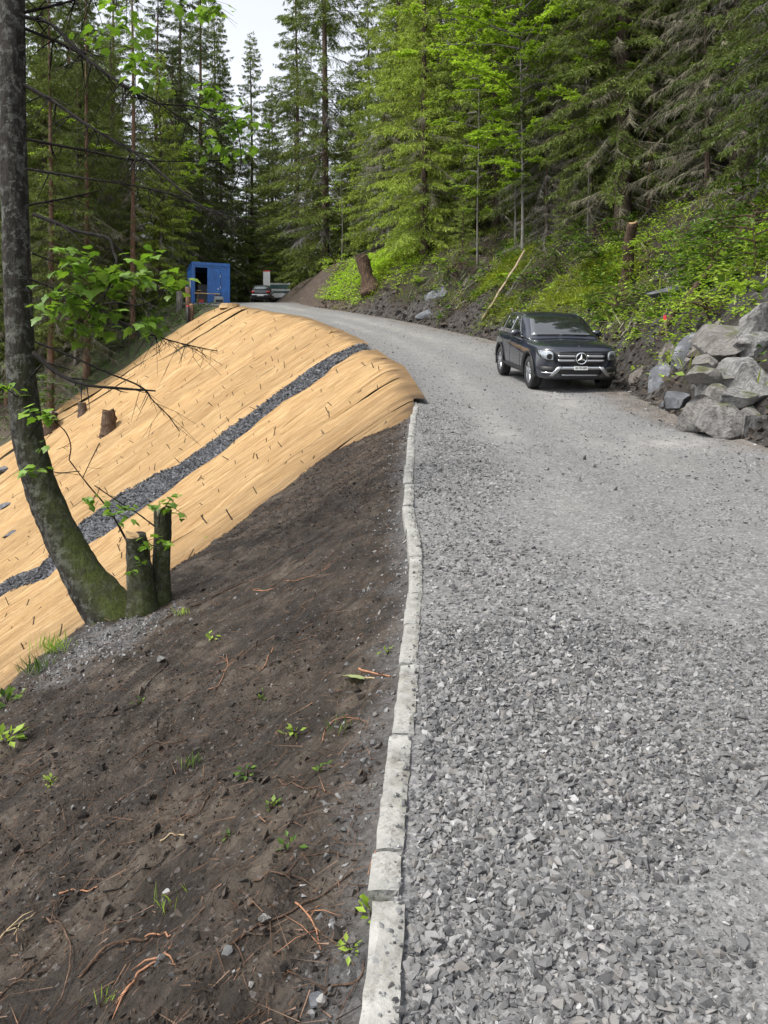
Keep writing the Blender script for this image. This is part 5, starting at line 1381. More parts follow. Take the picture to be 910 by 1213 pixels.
def patch(bvh, us, vs_, mapf, off, origin_dir):
    """grid projected onto the body; mapf(u,v)->(origin point); direction origin_dir"""
    V = []; d = Vector(origin_dir)
    for a in us:
        for b in vs_:
            o = Vector(mapf(a, b)); h, nrm, _, _ = bvh.ray_cast(o, d)
            if h is None: h = o + d * 3
            V.append(h - d * off)
    nb = len(vs_); F = [(i * nb + j, (i + 1) * nb + j, (i + 1) * nb + j + 1, i * nb + j + 1) for i in range(len(us) - 1) for j in range(nb - 1)]
    return V, F
def solid(V, F, d, th):
    """give a patch thickness along d"""
    n = len(V); d = Vector(d); W = list(V) + [v - d * -th for v in V]
    G = list(F) + [tuple(reversed([i + n for i in f])) for f in F]; ed = {}
    for f in F:
        for i in range(len(f)):
            e = (f[i], f[(i + 1) % len(f)]); ed[e] = 1
    for (a, b) in ed:
        if (b, a) not in ed: G.append((a, b, b + n, a + n)[::-1])
    return W, G

def suv():
    """local axes: +X forward, +Y the car's left, +Z up, origin on the ground under the middle"""
    st = [  # u, half width, bottom, sill, shoulder, top-edge half width, top-edge height, centre height
        (2.335, .52, .44, .50, .80, .42, .875, .89), (2.31, .68, .36, .44, .88, .55, .95, .965), (2.22, .83, .27, .38, .93, .66, 1.00, 1.015), (2.02, .915, .25, .36, .965, .72, 1.035, 1.055),
        (1.70, .94, .25, .36, .985, .745, 1.06, 1.085), (1.30, .945, .25, .36, 1.00, .76, 1.085, 1.115), (.95, .945, .25, .36, 1.015, .78, 1.11, 1.135), (.4, .945, .25, .36, 1.03, .84, 1.13, 1.14),
        (-.4, .945, .25, .36, 1.05, .86, 1.14, 1.15), (-1.2, .945, .25, .36, 1.07, .85, 1.16, 1.17), (-1.8, .93, .26, .38, 1.08, .80, 1.16, 1.17), (-2.15, .88, .30, .42, 1.07, .72, 1.14, 1.15), (-2.31, .76, .40, .5, 1.0, .62, 1.08, 1.09), (-2.335, .6, .48, .56, .94, .5, 1.0, 1.01)]
    def ring(s):
        u, hw, b, si, sh, tw, tz, cz = s
        half = [(0, b), (hw * .6, b), (hw * .90, b + .02), (hw * .99, si), (hw, (si + sh) * .48), (hw * .985, sh - .06), (hw * .945, sh + .015), (tw, tz), (tw * .5, (tz + cz * 2) / 3)]
        pts = [(u, y, z) for y, z in half] + [(u, 0, cz)] + [(u, -y, z) for y, z in reversed(half[1:])]
        return pts
    body = loft(st, ring, 'body', [M['carpaint'], M['well']])
    body = baked(body, [('SUBSURF', {'levels': 2})])
    cut = MB()
    for ax in (1.49, -1.385):
        for sy in (-1, 1): cut.cyl((ax, sy * .84, .37), (0, 1, 0), .435, .62, 36)
    cm = cut.mesh('cutter', [M['carpaint'], M['well']]); cm.polygons.foreach_set('material_index', np.ones(len(cm.polygons), np.int32))
    co = bpy.data.objects.new('cutter', cm); col.objects.link(co)
    body = baked(body, [('BOOLEAN', {'operation': 'DIFFERENCE', 'object': co, 'solver': 'EXACT'})])
    bpy.data.objects.remove(co); body.shade_smooth()
    return body
carX, carY = 4.05, 20.35
zc = float(zr(carY)); slope = math.atan((float(zr(carY + 1.4)) - float(zr(carY - 1.45))) / 2.85)
car = thing('parked_car', 'dark blue SUV with silver roof rails parked facing down the road', 'car', (carX, carY, zc + .01))
# heading: forward is towards the camera (-Y), nose down the slope
car.rotation_euler = (Matrix.Rotation(R(-90 + 5.0), 4, 'Z') @ Matrix.Rotation(slope, 4, 'Y')).to_euler()
bodyme = suv()
body = link('body', bodyme, car)
bmb = bmesh.new(); bmb.from_mesh(bodyme); bvh = BVHTree.FromBMesh(bmb)
# greenhouse: pillars and roof, then panes set on it
def ghring(s):
    u, zb, hb, zt, ht, zc_ = s
    half = [(hb, zb), (hb * .985, zb + (zt - zb) * .3), (hb + (ht - hb) * .62, zb + (zt - zb) * .66), (ht * 1.03, zt - .05), (ht * .93, zt - .005), (ht * .5, zc_ - .008)]
    return [(u, 0, zb)] + [(u, y, z) for y, z in half] + [(u, 0, zc_)] + [(u, -y, z) for y, z in reversed(half)]
gst = [(1.06, 1.06, .82, 1.09, .76, 1.12), (.98, 1.06, .85, 1.16, .79, 1.17), (.62, 1.06, .90, 1.38, .76, 1.395), (.22, 1.06, .915, 1.58, .72, 1.60), (-.1, 1.06, .92, 1.635, .715, 1.655), (-.7, 1.06, .92, 1.65, .715, 1.672), (-1.3, 1.06, .91, 1.63, .705, 1.655), (-1.80, 1.06, .885, 1.585, .68, 1.605), (-2.08, 1.06, .85, 1.40, .67, 1.415), (-2.28, 1.06, .80, 1.12, .68, 1.13)]
gh = loft(gst, ghring, 'cabin', [M['carpaint']]); gh = baked(gh, [('SUBSURF', {'levels': 2})]); gh.shade_smooth(); cab = link('cabin', gh, car)
bg_ = bmesh.new(); bg_.from_mesh(gh); gb = BVHTree.FromBMesh(bg_)
def addp(name, V, F, mat, parent=None, smooth=True, th=None, d=None):
    m = MB()
    if th: V, F = solid(V, F, d, th)
    m.add(V, F); o = m.build(name, mat, parent or car, smooth=smooth); return o
# windscreen: from above-front
def wsmap(a, b):   # a: 0 bottom..1 top, b: -1..1
    u = .97 - .70 * a; hw_ = (.745 - .125 * a) * b
    return (u + .6, hw_, 1.16 + .395 * a + .6)
V, F = patch(gb, np.linspace(.0, 1, 9), np.linspace(-1, 1, 13), wsmap, .008, Vector((-.72, 0, -.70)).normalized())
addp('windscreen', V, F, M['carglass'], th=.004, d=(.7, 0, .7))
for sy in (-1, 1):
    for (u0, u1, c0, c1) in ((.62, -.18, .62, .12), (-.26, -1.08, 0, 0), (-1.15, -1.72, 0, .22)):
        def swmap(a, b, u0=u0, u1=u1, c0=c0, c1=c1, sy=sy):
            ub = u0 + (u1 - u0) * b
            lo = 1.135 + .01 * b; hi = 1.56 - .05 * max(0, b) * (1 if u1 < -1.1 else 0)
            ut = ub - (c0 * (1 - b) if u0 > .5 else 0) * a + (c1 * b if u1 < -1.1 else 0) * a
            return (ut, sy * 2.0, lo + (hi - lo) * a)
        V, F = patch(gb, np.linspace(0, 1, 5), np.linspace(0, 1, 7), swmap, .008, (0, -sy, 0))
        addp('side_window', V, F, M['carglass'], th=.004, d=(0, sy, 0))
    # chrome window line
    V, F = patch(gb, np.linspace(1.112, 1.132, 2), np.linspace(.66, -1.8, 16), lambda a, b: (b, sy * 2, a), .010, (0, -sy, 0)); addp('window_trim', V, F, M['chrome'], th=.004, d=(0, sy, 0))
    # roof rail
    m = MB(); m.tube(catmull([(.05, sy * .66, 1.54), (-.05, sy * .66, 1.60), (-.6, sy * .66, 1.635), (-1.2, sy * .65, 1.61), (-1.62, sy * .63, 1.53)], 5), [.017] * 21, 8); m.build('roof_rail', M['chrome'], car, smooth=True)
    # mirror
    m = MB(); mr = thing('x', None, None); bpy.data.objects.remove(mr)
    bm_ = bmesh.new(); bmesh.ops.create_icosphere(bm_, subdivisions=3, radius=1)
    for v in bm_.verts: v.co = Vector((.42 + v.co.x * .075, sy * 1.0 + v.co.y * .125, 1.19 + v.co.z * .085 - .02 * v.co.y * sy))
    mm = bpy.data.meshes.new('mirror'); bm_.to_mesh(mm); bm_.free(); mm.materials.append(M['carpaint']); mm.shade_smooth(); mo = link('mirror', mm, car)
    m = MB(); m.tube([(.46, sy * .84, 1.12), (.44, sy * .92, 1.15)], [.03, .03], 8); m.build('mirror_foot', M['blackplastic'], mo)
    # side cladding and sill
    V, F = patch(bvh, np.linspace(.30, .42, 3), np.linspace(1.02, -.92, 12), lambda a, b: (b, sy * 2, a), .012, (0, -sy, 0)); addp('sill_trim', V, F, M['blackplastic'], th=.012, d=(0, sy, 0))
    # door seams
    for u in (.72, -.28, -1.1):
        V, F = patch(bvh, np.linspace(.44, 1.04, 8), np.linspace(u, u - .010, 2), lambda a, b: (b, sy * 2, a), .002, (0, -sy, 0)); addp('door_seam', V, F, M['blackplastic'], th=.002, d=(0, sy, 0))
    for u in (-.12, -.98):
        V, F = patch(bvh, np.linspace(.955, .985, 3), np.linspace(u, u - .22, 4), lambda a, b: (b, sy * 2, a), .03, (0, -sy, 0)); addp('door_handle', V, F, M['carpaint'], th=.02, d=(0, sy, 0))
    # wheel arch trims and wheels
    for ax in (1.49, -1.385):
        V = []; n_ = 22
        for k in range(n_ + 1):
            a = R(-14) + R(208) * k / n_
            for q in (.432, .485):
                h, _, _, _ = bvh.ray_cast(Vector((ax + math.cos(a) * q, sy * 2, .37 + math.sin(a) * q)), Vector((0, -sy, 0)))
                yy = h.y if h is not None and abs(h.y) > .6 else sy * .9
                V.append(Vector((ax + math.cos(a) * q, yy + sy * .012, .37 + math.sin(a) * q)))
        F = [(2 * k, 2 * k + 1, 2 * k + 3, 2 * k + 2) for k in range(n_)]
        addp('arch_trim', V, F, M['blackplastic'], th=.03, d=(0, sy, 0))
        wheel(car, (ax, sy * .81, .365), sy)
# ---- front
FD = (-1, 0, 0)
def fpatch(name, rows, mat, off, parent=None, nb=11, th=.012):
    """rows: (z, y0, y1) from bottom to top"""
    zs_ = np.array([r[0] for r in rows]); V = []
    for (z, y0, y1) in rows:
        for b in np.linspace(0, 1, nb):
            h, _, _, _ = bvh.ray_cast(Vector((4, y0 + (y1 - y0) * b, z)), Vector(FD))
            V.append((h if h is not None else Vector((2.2, y0 + (y1 - y0) * b, z))) + Vector((off, 0, 0)))
    F = [(i * nb + j, i * nb + j + 1, (i + 1) * nb + j + 1, (i + 1) * nb + j) for i in range(len(rows) - 1) for j in range(nb - 1)]
    return addp(name, V, F, mat, parent, True, th, (1, 0, 0))
gr_ = fpatch('grille', [(.62, -.44, .44), (.66, -.49, .49), (.74, -.53, .53), (.82, -.55, .55), (.875, -.545, .545)], M['blackplastic'], .008)
for z in (.705, .80):
    fpatch('grille_slat', [(z - .022, -.50, -.13), (z, -.51, -.13), (z + .022, -.52, -.13)], M['satin'], .03, gr_)
    fpatch('grille_slat', [(z - .022, .13, .50), (z, .13, .51), (z + .022, .13, .52)], M['satin'], .03, gr_)
h, _, _, _ = bvh.ray_cast(Vector((4, 0, .755)), Vector(FD)); e = h.x + .045
m = MB(); n_ = 28; V = []; F = []
for k in range(n_):
    a = 6.28318 * k / n_
    for j in range(8): b = 6.28318 * j / 8; q = .118 + .014 * math.cos(b); V.append((e + .014 * math.sin(b), math.cos(a) * q, .755 + math.sin(a) * q))
F = [(k * 8 + j, k * 8 + (j + 1) % 8, ((k + 1) % n_) * 8 + (j + 1) % 8, ((k + 1) % n_) * 8 + j) for k in range(n_) for j in range(8)]
m.add(V, F)
for k in range(3):
    a = R(90 + 120 * k); d = Vector((0, math.cos(a), math.sin(a))); pnd = Vector((0, -math.sin(a), math.cos(a))); c = Vector((e, 0, .755))
    m.add([c + pnd * .030, c + d * .112, c - pnd * .030, c + Vector((.022, 0, 0)), c - d * .02], [(0, 1, 3), (1, 2, 3), (2, 4, 3), (4, 0, 3), (0, 4, 2, 1)])
m.build('star_emblem', M['chrome'], car)
m = MB(); m.cyl((e - .035, 0, .755), (1, 0, 0), .115, .02, 28); m.build('emblem_disc', M['blackplastic'], car)
m = MB(); hh, _, _, _ = bvh.ray_cast(Vector((2.20, 0, 3)), Vector((0, 0, -1))); m.cyl((2.20, 0, hh.z + .002), (0.2, 0, 1), .028, .006, 16); m.build('hood_badge', M['chrome'], car)
for sy in (-1, 1):
    hl = fpatch('headlight', [(.70, sy * .60, sy * .74), (.75, sy * .58, sy * .84), (.82, sy * .58, sy * .885), (.885, sy * .60, sy * .895), (.925, sy * .66, sy * .89)], M['blackplastic'], .005, nb=9)
    fpatch('headlight_lens', [(.715, sy * .615, sy * .735), (.75, sy * .60, sy * .82), (.82, sy * .60, sy * .865), (.88, sy * .62, sy * .875), (.91, sy * .68, sy * .87)], M['lamp'], .012, hl, nb=9, th=.006)
    h, _, _, _ = bvh.ray_cast(Vector((4, sy * .69, .79)), Vector(FD)); m = MB(); m.cyl(h + Vector((.012, 0, 0)), (1, 0, 0), .062, .05, 20); m.build('projector', M['carglass'], hl, smooth=False)
    fpatch('bumper_intake', [(.44, sy * .56, sy * .80), (.50, sy * .55, sy * .84), (.57, sy * .60, sy * .84)], M['blackplastic'], .006, nb=7)
    fpatch('intake_trim', [(.425, sy * .56, sy * .82), (.445, sy * .57, sy * .835)], M['chrome'], .02, nb=7)
fpatch('lower_intake', [(.36, -.42, .42), (.42, -.46, .46), (.50, -.50, .50), (.56, -.44, .44)], M['blackplastic'], .008)
fpatch('skid_bar', [(.515, -.50, .50), (.535, -.50, .50), (.575, -.45, .45)], M['satin'], .022)
for sy in (-1, 1): fpatch('skid_bar', [(.36, sy * .60, sy * .68), (.43, sy * .53, sy * .63), (.50, sy * .46, sy * .57), (.575, sy * .40, sy * .50)], M['satin'], .023, nb=4)
fpatch('skid_plate', [(.375, -.40, .40), (.40, -.42, .42)], M['satin'], .02)
h, _, _, _ = bvh.ray_cast(Vector((4, 0, .54)), Vector(FD)); m = MB(); m.box(h.x + .03, h.x + .042, -.15, .15, .505, .585); pl = m.build('number_plate', M['white_plate'], car)
fc_ = bpy.data.curves.new('plate_text', 'FONT'); fc_.body = 'BE·794 689'; fc_.size = .062; fc_.align_x = 'CENTER'; fc_.align_y = 'CENTER'; fc_.extrude = .001; fc_.materials.append(M['black_print'])
_tmp = bpy.data.objects.new('tmp', fc_); col.objects.link(_tmp); bpy.context.view_layer.update(); _me = bpy.data.meshes.new_from_object(_tmp.evaluated_get(bpy.context.evaluated_depsgraph_get())); bpy.data.objects.remove(_tmp)
fo = bpy.data.objects.new('plate_text', _me); col.objects.link(fo); fo.parent = pl; fo.location = (h.x + .0445, 0, .545); fo.rotation_euler = (R(90), 0, R(90)); fo.scale = (.88, 1, 1)
# bonnet creases, wipers, inside of the windscreen
for sy in (-1, 1):
    V = []
    for u in np.linspace(1.02, 2.12, 9):
        for q in (0, .016):
            hh, _, _, _ = bvh.ray_cast(Vector((u, sy * (.72 - .10 * ((u - 1.0) / 1.1) + q), 3)), Vector((0, 0, -1))); V.append(hh + Vector((0, 0, .002)))
    addp('bonnet_seam', V, [(2 * k, 2 * k + 1, 2 * k + 3, 2 * k + 2) for k in range(8)], M['blackplastic'], th=.002, d=(0, 0, 1))
m = MB()
for y0, y1 in ((.55, -.02), (-.1, -.62)):
    a_, b_ = [gb.ray_cast(Vector((1.5, y, z + .5)), Vector((-.7, 0, -.7)))[0] for y, z in ((y0, 1.19), (y1, 1.20))]
    if a_ is not None and b_ is not None: m.tube([a_ + Vector((.02, 0, .02)), b_ + Vector((.02, 0, .02))], [.012, .008], 5)
m.build('wiper', M['blackplastic'], car)

# ------------------------------------------------------------------ the hatchback at the end of the road
def hatch():
    st = [(2.05, .60, .40, .48, .70, .5, .76, .78), (1.9, .80, .28, .4, .80, .62, .86, .88), (1.2, .86, .24, .36, .88, .70, .96, .98), (.7, .865, .24, .36, .90, .76, 1.0, 1.0), (-.6, .865, .24, .36, .93, .78, 1.02, 1.02), (-1.5, .85, .26, .38, .95, .74, 1.02, 1.02), (-1.95, .80, .32, .42, .92, .68, 1.0, 1.0), (-2.05, .68, .42, .5, .84, .58, .92, .92)]
    def ring(s):
        u, hw, b, si, sh, tw, tz, cz = s
        half = [(0, b), (hw * .8, b), (hw * .98, si), (hw, (si + sh) * .48), (hw * .95, sh), (tw, tz)]
        return [(u, y, z) for y, z in half] + [(u, 0, cz)] + [(u, -y, z) for y, z in reversed(half[1:])]
    b = baked(loft(st, ring, 'body', [M['paint2']]), [('SUBSURF', {'levels': 2})]); b.shade_smooth()
    g = [(.95, .95, .72, .98, .66, 1.0), (.3, .96, .76, 1.36, .58, 1.38), (-.2, .96, .78, 1.43, .58, 1.45), (-1.2, .96, .77, 1.40, .56, 1.42), (-1.62, .96, .72, 1.30, .54, 1.32), (-1.98, .94, .66, 1.0, .60, 1.01)]
    c = baked(loft(g, ghring, 'cabin', [M['paint2']]), [('SUBSURF', {'levels': 2})]); c.shade_smooth(); return b, c
M['paint2'] = m_paint('dark_grey_paint', (.03, .034, .04)); M['tail'] = plain('tail_lamp', (.55, .02, .02), .2, coat=1.0)
M['glass2'] = plain('rear_glass', (.10, .13, .13), .05, 0, .8, 1.0)
p = gp(311, 68); hb, hc = hatch()
car2 = thing('parked_car', 'small dark hatchback with red tail lights at the end of the road', 'car', (p.x, p.y, float(zr(p.y)) + .02))
car2.rotation_euler = (Matrix.Rotation(R(90 + 4), 4, 'Z') @ Matrix.Rotation(-.13, 4, 'Y')).to_euler()
link('body', hb, car2); link('cabin', hc, car2)
bq = bmesh.new(); bq.from_mesh(hb); vb = BVHTree.FromBMesh(bq); bq2 = bmesh.new(); bq2.from_mesh(hc); vc = BVHTree.FromBMesh(bq2)
def rear(name, bv, rows, mat, off=.01, nb=7):
    V = []
    for (z, y0, y1) in rows:
        for b in np.linspace(0, 1, nb):
            h, _, _, _ = bv.ray_cast(Vector((-4, y0 + (y1 - y0) * b, z)), Vector((1, 0, 0)))
            V.append((h if h is not None else Vector((-1.8, y0 + (y1 - y0) * b, z))) - Vector((off, 0, 0)))
    F = [(i * nb + j, i * nb + j + 1, (i + 1) * nb + j + 1, (i + 1) * nb + j) for i in range(len(rows) - 1) for j in range(nb - 1)]
    addp(name, V, F, mat, car2, True, .01, (-1, 0, 0))
rear('rear_window', vc, [(1.03, -.56, .56), (1.15, -.54, .54), (1.28, -.47, .47)], M['glass2'])
for sy in (-1, 1):
    rear('tail_light', vb, [(.78, sy * .50, sy * .70), (.86, sy * .46, sy * .74), (.93, sy * .48, sy * .70)], M['tail'], .012)
    for ax in (1.25, -1.25): wheel(car2, (ax, sy * .76, .31), sy, .31, .2)
    V, F = patch(vc, np.linspace(1.05, 1.33, 3), np.linspace(.35, -1.35, 6), lambda a, b: (b - .3 * (a - 1.05), sy * 2, a), .008, (0, -sy, 0)); addp('side_window', V, F, M['carglass'], car2, th=.004, d=(0, sy, 0))
rear('bumper_strip', vb, [(.58, -.74, .74), (.66, -.74, .74)], M['satin'], .012, 11)
rear('number_plate', vb, [(.50, -.26, .26), (.60, -.26, .26)], M['white_plate'], .03)

# ------------------------------------------------------------------ flatbed truck and upright white board behind it
M['truckwhite'] = plain('truck_white', (.70, .71, .70), .45, var=.08); M['darkgreen'] = plain('dark_green', (.02, .09, .075), .4)
p = gp(329, 75); tz = float(zr(75)); trk = thing('flatbed_truck', 'white flatbed truck with green boards half hidden by the earth cut', 'truck', (p.x + .1, p.y, tz), (0, 0, R(2)))
m = MB(); m.box(-1.0, 1.0, 0, 4.2, .55, .72); m.build('chassis', M['blackplastic'], trk)
for i, (z0, z1, mt) in enumerate(((.75, 1.12, 'truckwhite'), (1.16, 1.30, 'darkgreen'), (1.34, 1.50, 'truckwhite'), (1.54, 1.86, 'darkgreen'), (1.90, 2.04, 'truckwhite'))):
    m = MB(); m.box(-1.02, 1.02, -.03, .03, z0, z1); m.build('tailboard', M[mt], trk, bevel=.01)
    for sx in (-1, 1): m = MB(); m.box(sx * 1.0 - .02, sx * 1.0 + .02, .05, 2.9, z0, z1); m.build('sideboard', M[mt], trk)
for x_ in (-.98, 0, .98): m = MB(); m.box(x_ - .04, x_ + .04, .035, .09, .72, 2.08); m.build('post', M['satin'], trk)
m = MB(); m.box(-.95, .95, 3.0, 4.5, .75, 2.05); m.build('cab', M['truckwhite'], trk, bevel=.08)
for ax in (.7, 3.6):
    for sy in (-1, 1):
        w_ = wheel(trk, (sy * .85, ax, .38), 1, .38, .24); w_.rotation_euler = (0, 0, R(90))
p = gp(316, 71.5); bz = float(zr(71.5)); bd = thing('site_board', 'upright white board with a red top edge behind the hatchback', 'sign', (p.x, p.y, bz), (0, 0, R(-6)))
m = MB(); m.box(-.30, .30, -.03, .03, 1.0, 2.82); m.build('board', M['truckwhite'], bd, bevel=.01)
m = MB(); m.box(-.31, .31, -.04, .04, 2.82, 2.90); m.build('top_rail', M['redpaint'], bd)
for sx in (-.24, .24): m = MB(); m.box(sx - .03, sx + .03, .032, .09, 0, 2.7); m.build('post', M['satin'], bd)

# ------------------------------------------------------------------ blue site cabin
def m_blue():
    t = NT('blue_steel'); c = t.coord(); n = t.noise(c, 2.5, 5, .6); n2 = t.noise(c, 14, 4)
    a = t.ramp(n, [(.3, (.010, .075, .27)), (.7, (.018, .125, .42))])
    a = t.mix(t.ramp(n2, [(.62, 0), (.8, .5)]), a, (.06, .13, .25))
    return t.fin(a, .42, None, 0, .5)
M['blue'] = m_blue(); M['inside'] = plain('dark_interior', (.03, .026, .022), .9); M['plank'] = plain('fresh_plank', (.50, .35, .18), .75, var=.2, vscale=8)
M['greymetal2'] = plain('locker_grey', (.22, .23, .24), .5)
CW, CD, CH = 2.42, 3.0, 2.72
cpos = at(250, 359, 53.0); cz = float(zr(52.3)) - .05
cab_ = thing('site_cabin', 'bright blue steel site cabin with open doorway at the top of the embankment', 'cabin', (cpos.x, cpos.y, cz), (0, 0, R(19)))
def cb(name, x0, x1, y0, y1, z0, z1, mat, parent=None, bevel=0): m = MB(); m.box(x0, x1, y0, y1, z0, z1); return m.build(name, M[mat], parent or cab_, bevel=bevel)
w2 = CW / 2
for sx in (-1, 1):
    for yy in (0, CD - .12): cb('corner_post', sx * w2 - (.12 if sx > 0 else 0), sx * w2 + (.12 if sx < 0 else 0), yy, yy + .12, .0, CH, 'blue', bevel=.01)
for yy in (.004, CD - .116):
    cb('top_beam', -w2 + .12, w2 - .12, yy, yy + .11, CH - .16, CH - .003, 'blue'); cb('base_beam', -w2 + .12, w2 - .12, yy, yy + .11, .003, .16, 'blue')
for sx in (-1, 1):
    x0 = sx * w2 - (.115 if sx > 0 else -.005)
    cb('top_beam', x0, x0 + .11, .12, CD - .12, CH - .158, CH - .004, 'blue'); cb('base_beam', x0, x0 + .11, .12, CD - .12, .004, .158, 'blue')
    m = MB(); prof = []; yq = .12                      # corrugated side sheet
    while yq < CD - .12: prof += [(yq, .0), (yq + .06, .0), (yq + .09, .03), (yq + .15, .03), (yq + .18, 0)]; yq += .18
    xq = sx * (w2 - .06); V = []
    for (y_q, d_) in prof: V += [(xq + sx * d_, min(y_q, CD - .12), .15), (xq + sx * d_, min(y_q, CD - .12), CH - .15)]
    F = [(2 * i, 2 * i + 2, 2 * i + 3, 2 * i + 1) for i in range(len(prof) - 1)]
    m.add(V, F); m.build('side_wall', M['blue'], cab_)
cb('back_wall', -w2 + .12, w2 - .12, CD - .07, CD - .04, .16, CH - .16, 'blue')
cb('roof', -w2 + .01, w2 - .01, .01, CD - .01, CH - .02, CH + .03, 'blue')
cb('floor', -w2 + .12, w2 - .12, .12, CD - .12, .05, .15, 'inside')
cb('front_panel', -w2 + .12, -w2 + .22, .05, .08, .16, CH - .16, 'blue'); cb('front_panel', .62, w2 - .12, .05, .08, .16, CH - .16, 'blue'); cb('front_panel', -w2 + .22, .62, .05, .08, CH - .30, CH - .16, 'blue')
dr = cb('door', -.22, .60, .02, .048, .18, CH - .32, 'blue', bevel=.006)
for xq in np.arange(-.14, .56, .14): m = MB(); m.box(xq - .012, xq + .012, .008, .0195, .26, CH - .40); m.build('rib', M['blue'], dr)
for zq in (.4, 1.2, 1.9): m = MB(); m.cyl((.60, .02, zq), (0, 0, 1), .02, .14, 10); m.build('hinge', M['satin'], dr)
m = MB(); m.box(.42, .50, -.03, .018, 1.05, 1.12); m.build('handle', M['satin'], dr)
wd = cb('side_window', -w2 - .02, -w2 + .03, .9, 1.75, 1.15, 1.85, 'truckwhite'); cb('pane', -w2 - .03, -w2 - .021, .98, 1.67, 1.22, 1.78, 'carglass', wd)
M['cabin_interior'] = M['inside']
cb('inner_lining', -w2 + .13, w2 - .13, CD - .12, CD - .08, .16, CH - .17, 'inside')
cb('shelf', -.85, -.55, .6, 2.6, 1.0, 1.05, 'plank'); cb('locker', -.55, .1, CD - .6, CD - .13, .16, 1.7, 'greymetal2'); cb('crate', -.75, -.35, .9, 1.3, .16, .5, 'redpaint')
# plank across the doorway on two trestle blocks, things in front
Mc = Matrix.Translation(cab_.location) @ Matrix.Rotation(R(19), 4, 'Z')
def loc_c(x, y, z): return Mc @ Vector((x, y, z))
a_, b_ = loc_c(-1.05, -.55, .74), loc_c(.42, -.5, .66)
pt = thing('plank_barrier', 'pale plank laid across two blocks before the cabin doorway', 'plank', loc_c(-.3, -.5, 0), (0, 0, R(19)))
m = MB(); m.box(-.80, .80, -.09, .09, .66, .71); m.build('plank', M['plank'], pt, bevel=.006)
for x_ in (-.6, .6): m = MB(); m.box(x_ - .06, x_ + .06, -.1, .1, -.4, .655); m.build('trestle', M['bark'], pt)
q = loc_c(.35, -.9, 0); q.z = hz(q.x, q.y)
gnr = thing('tool_box', 'small grey metal tool box before the blue cabin', 'tool box', q, (0, 0, R(25)))
M['greymetal'] = plain('grey_metal', (.30, .32, .34), .4, .5); m = MB(); m.box(-.28, .28, -.2, .2, 0, .42); m.build('case', M['greymetal'], gnr, bevel=.03)
m = MB(); m.box(-.24, .24, -.21, -.201, .05, .22); m.build('dark_panel', M['blackplastic'], gnr); m = MB(); m.tube(catmull([(-.2, 0, .42), (-.18, 0, .52), (.18, 0, .52), (.2, 0, .42)], 4), [.018] * 13, 6); m.build('handle', M['blackplastic'], gnr)
q = hit(272, 366); 
ml = thing('mat_bundle', 'leftover flat bundle of straw mat on the road edge by the cabin', 'mat bundle', q + Vector((0, .1, .02)), (0, 0, R(12)))
for i in range(3):
    m = MB(); r_ = random.Random(i); V = []; n_ = 14
    for k in range(n_):
        a = 6.283 * k / n_; rr_ = 1 + r_.uniform(-.06, .06); V.append((math.cos(a) * .62 * rr_ * (1 - .06 * i), math.sin(a) * .42 * rr_, .09 * i)); 
    V2 = [(x_, y_, z_ + .085) for x_, y_, z_ in V]; m.add(V + V2, [tuple(range(n_ - 1, -1, -1)), tuple(range(n_, 2 * n_))] + [(k, (k + 1) % n_, n_ + (k + 1) % n_, n_ + k) for k in range(n_)])
    m.build('fold', M['plank'], ml)
# posts by the cabin corner
def post_px(name, label, px, py0, py1, w, Y, mat, cap=None, lean=0.0):
    c0 = at(px, py0, Y); c0.z = min(c0.z, hz(c0.x, Y)) ; h_ = (HORY - py1) / FPX * Y - c0.z
    t = thing(name, label, 'post', c0); m = MB(); r_ = w * .5 * Y / FPX
    m.tube([(0, 0, -.3), (lean * .5, 0, h_ * .5), (lean, 0, h_)], [r_ * 1.08, r_, r_ * .96], 12); m.build('shaft', M[mat], t, smooth=True)
    if cap: m = MB(); m.cyl((lean, 0, h_ + .02), (0, 0, 1), r_ * .97, .05, 12); m.build('top', M[cap], t)
    return t
post_px('timber_post', 'leaning round timber post at the cabin corner', 224, 372, 341, 6.5, 49.5, 'bark_red', 'oldcut', -.08)
post_px('timber_post', 'shorter pale timber post with sawn top below the cabin', 227, 388, 361, 5, 48.8, 'bark_red', 'cut')
post_px('marker_post', 'black marker post with a red top below the cabin', 222.5, 390, 363, 3.6, 48.6, 'blackplastic', 'redpaint')
post_px('dead_trunk', 'thick grey snapped trunk beside the timber posts', 213, 378, 346, 8, 51, 'bark_grey', 'oldcut')

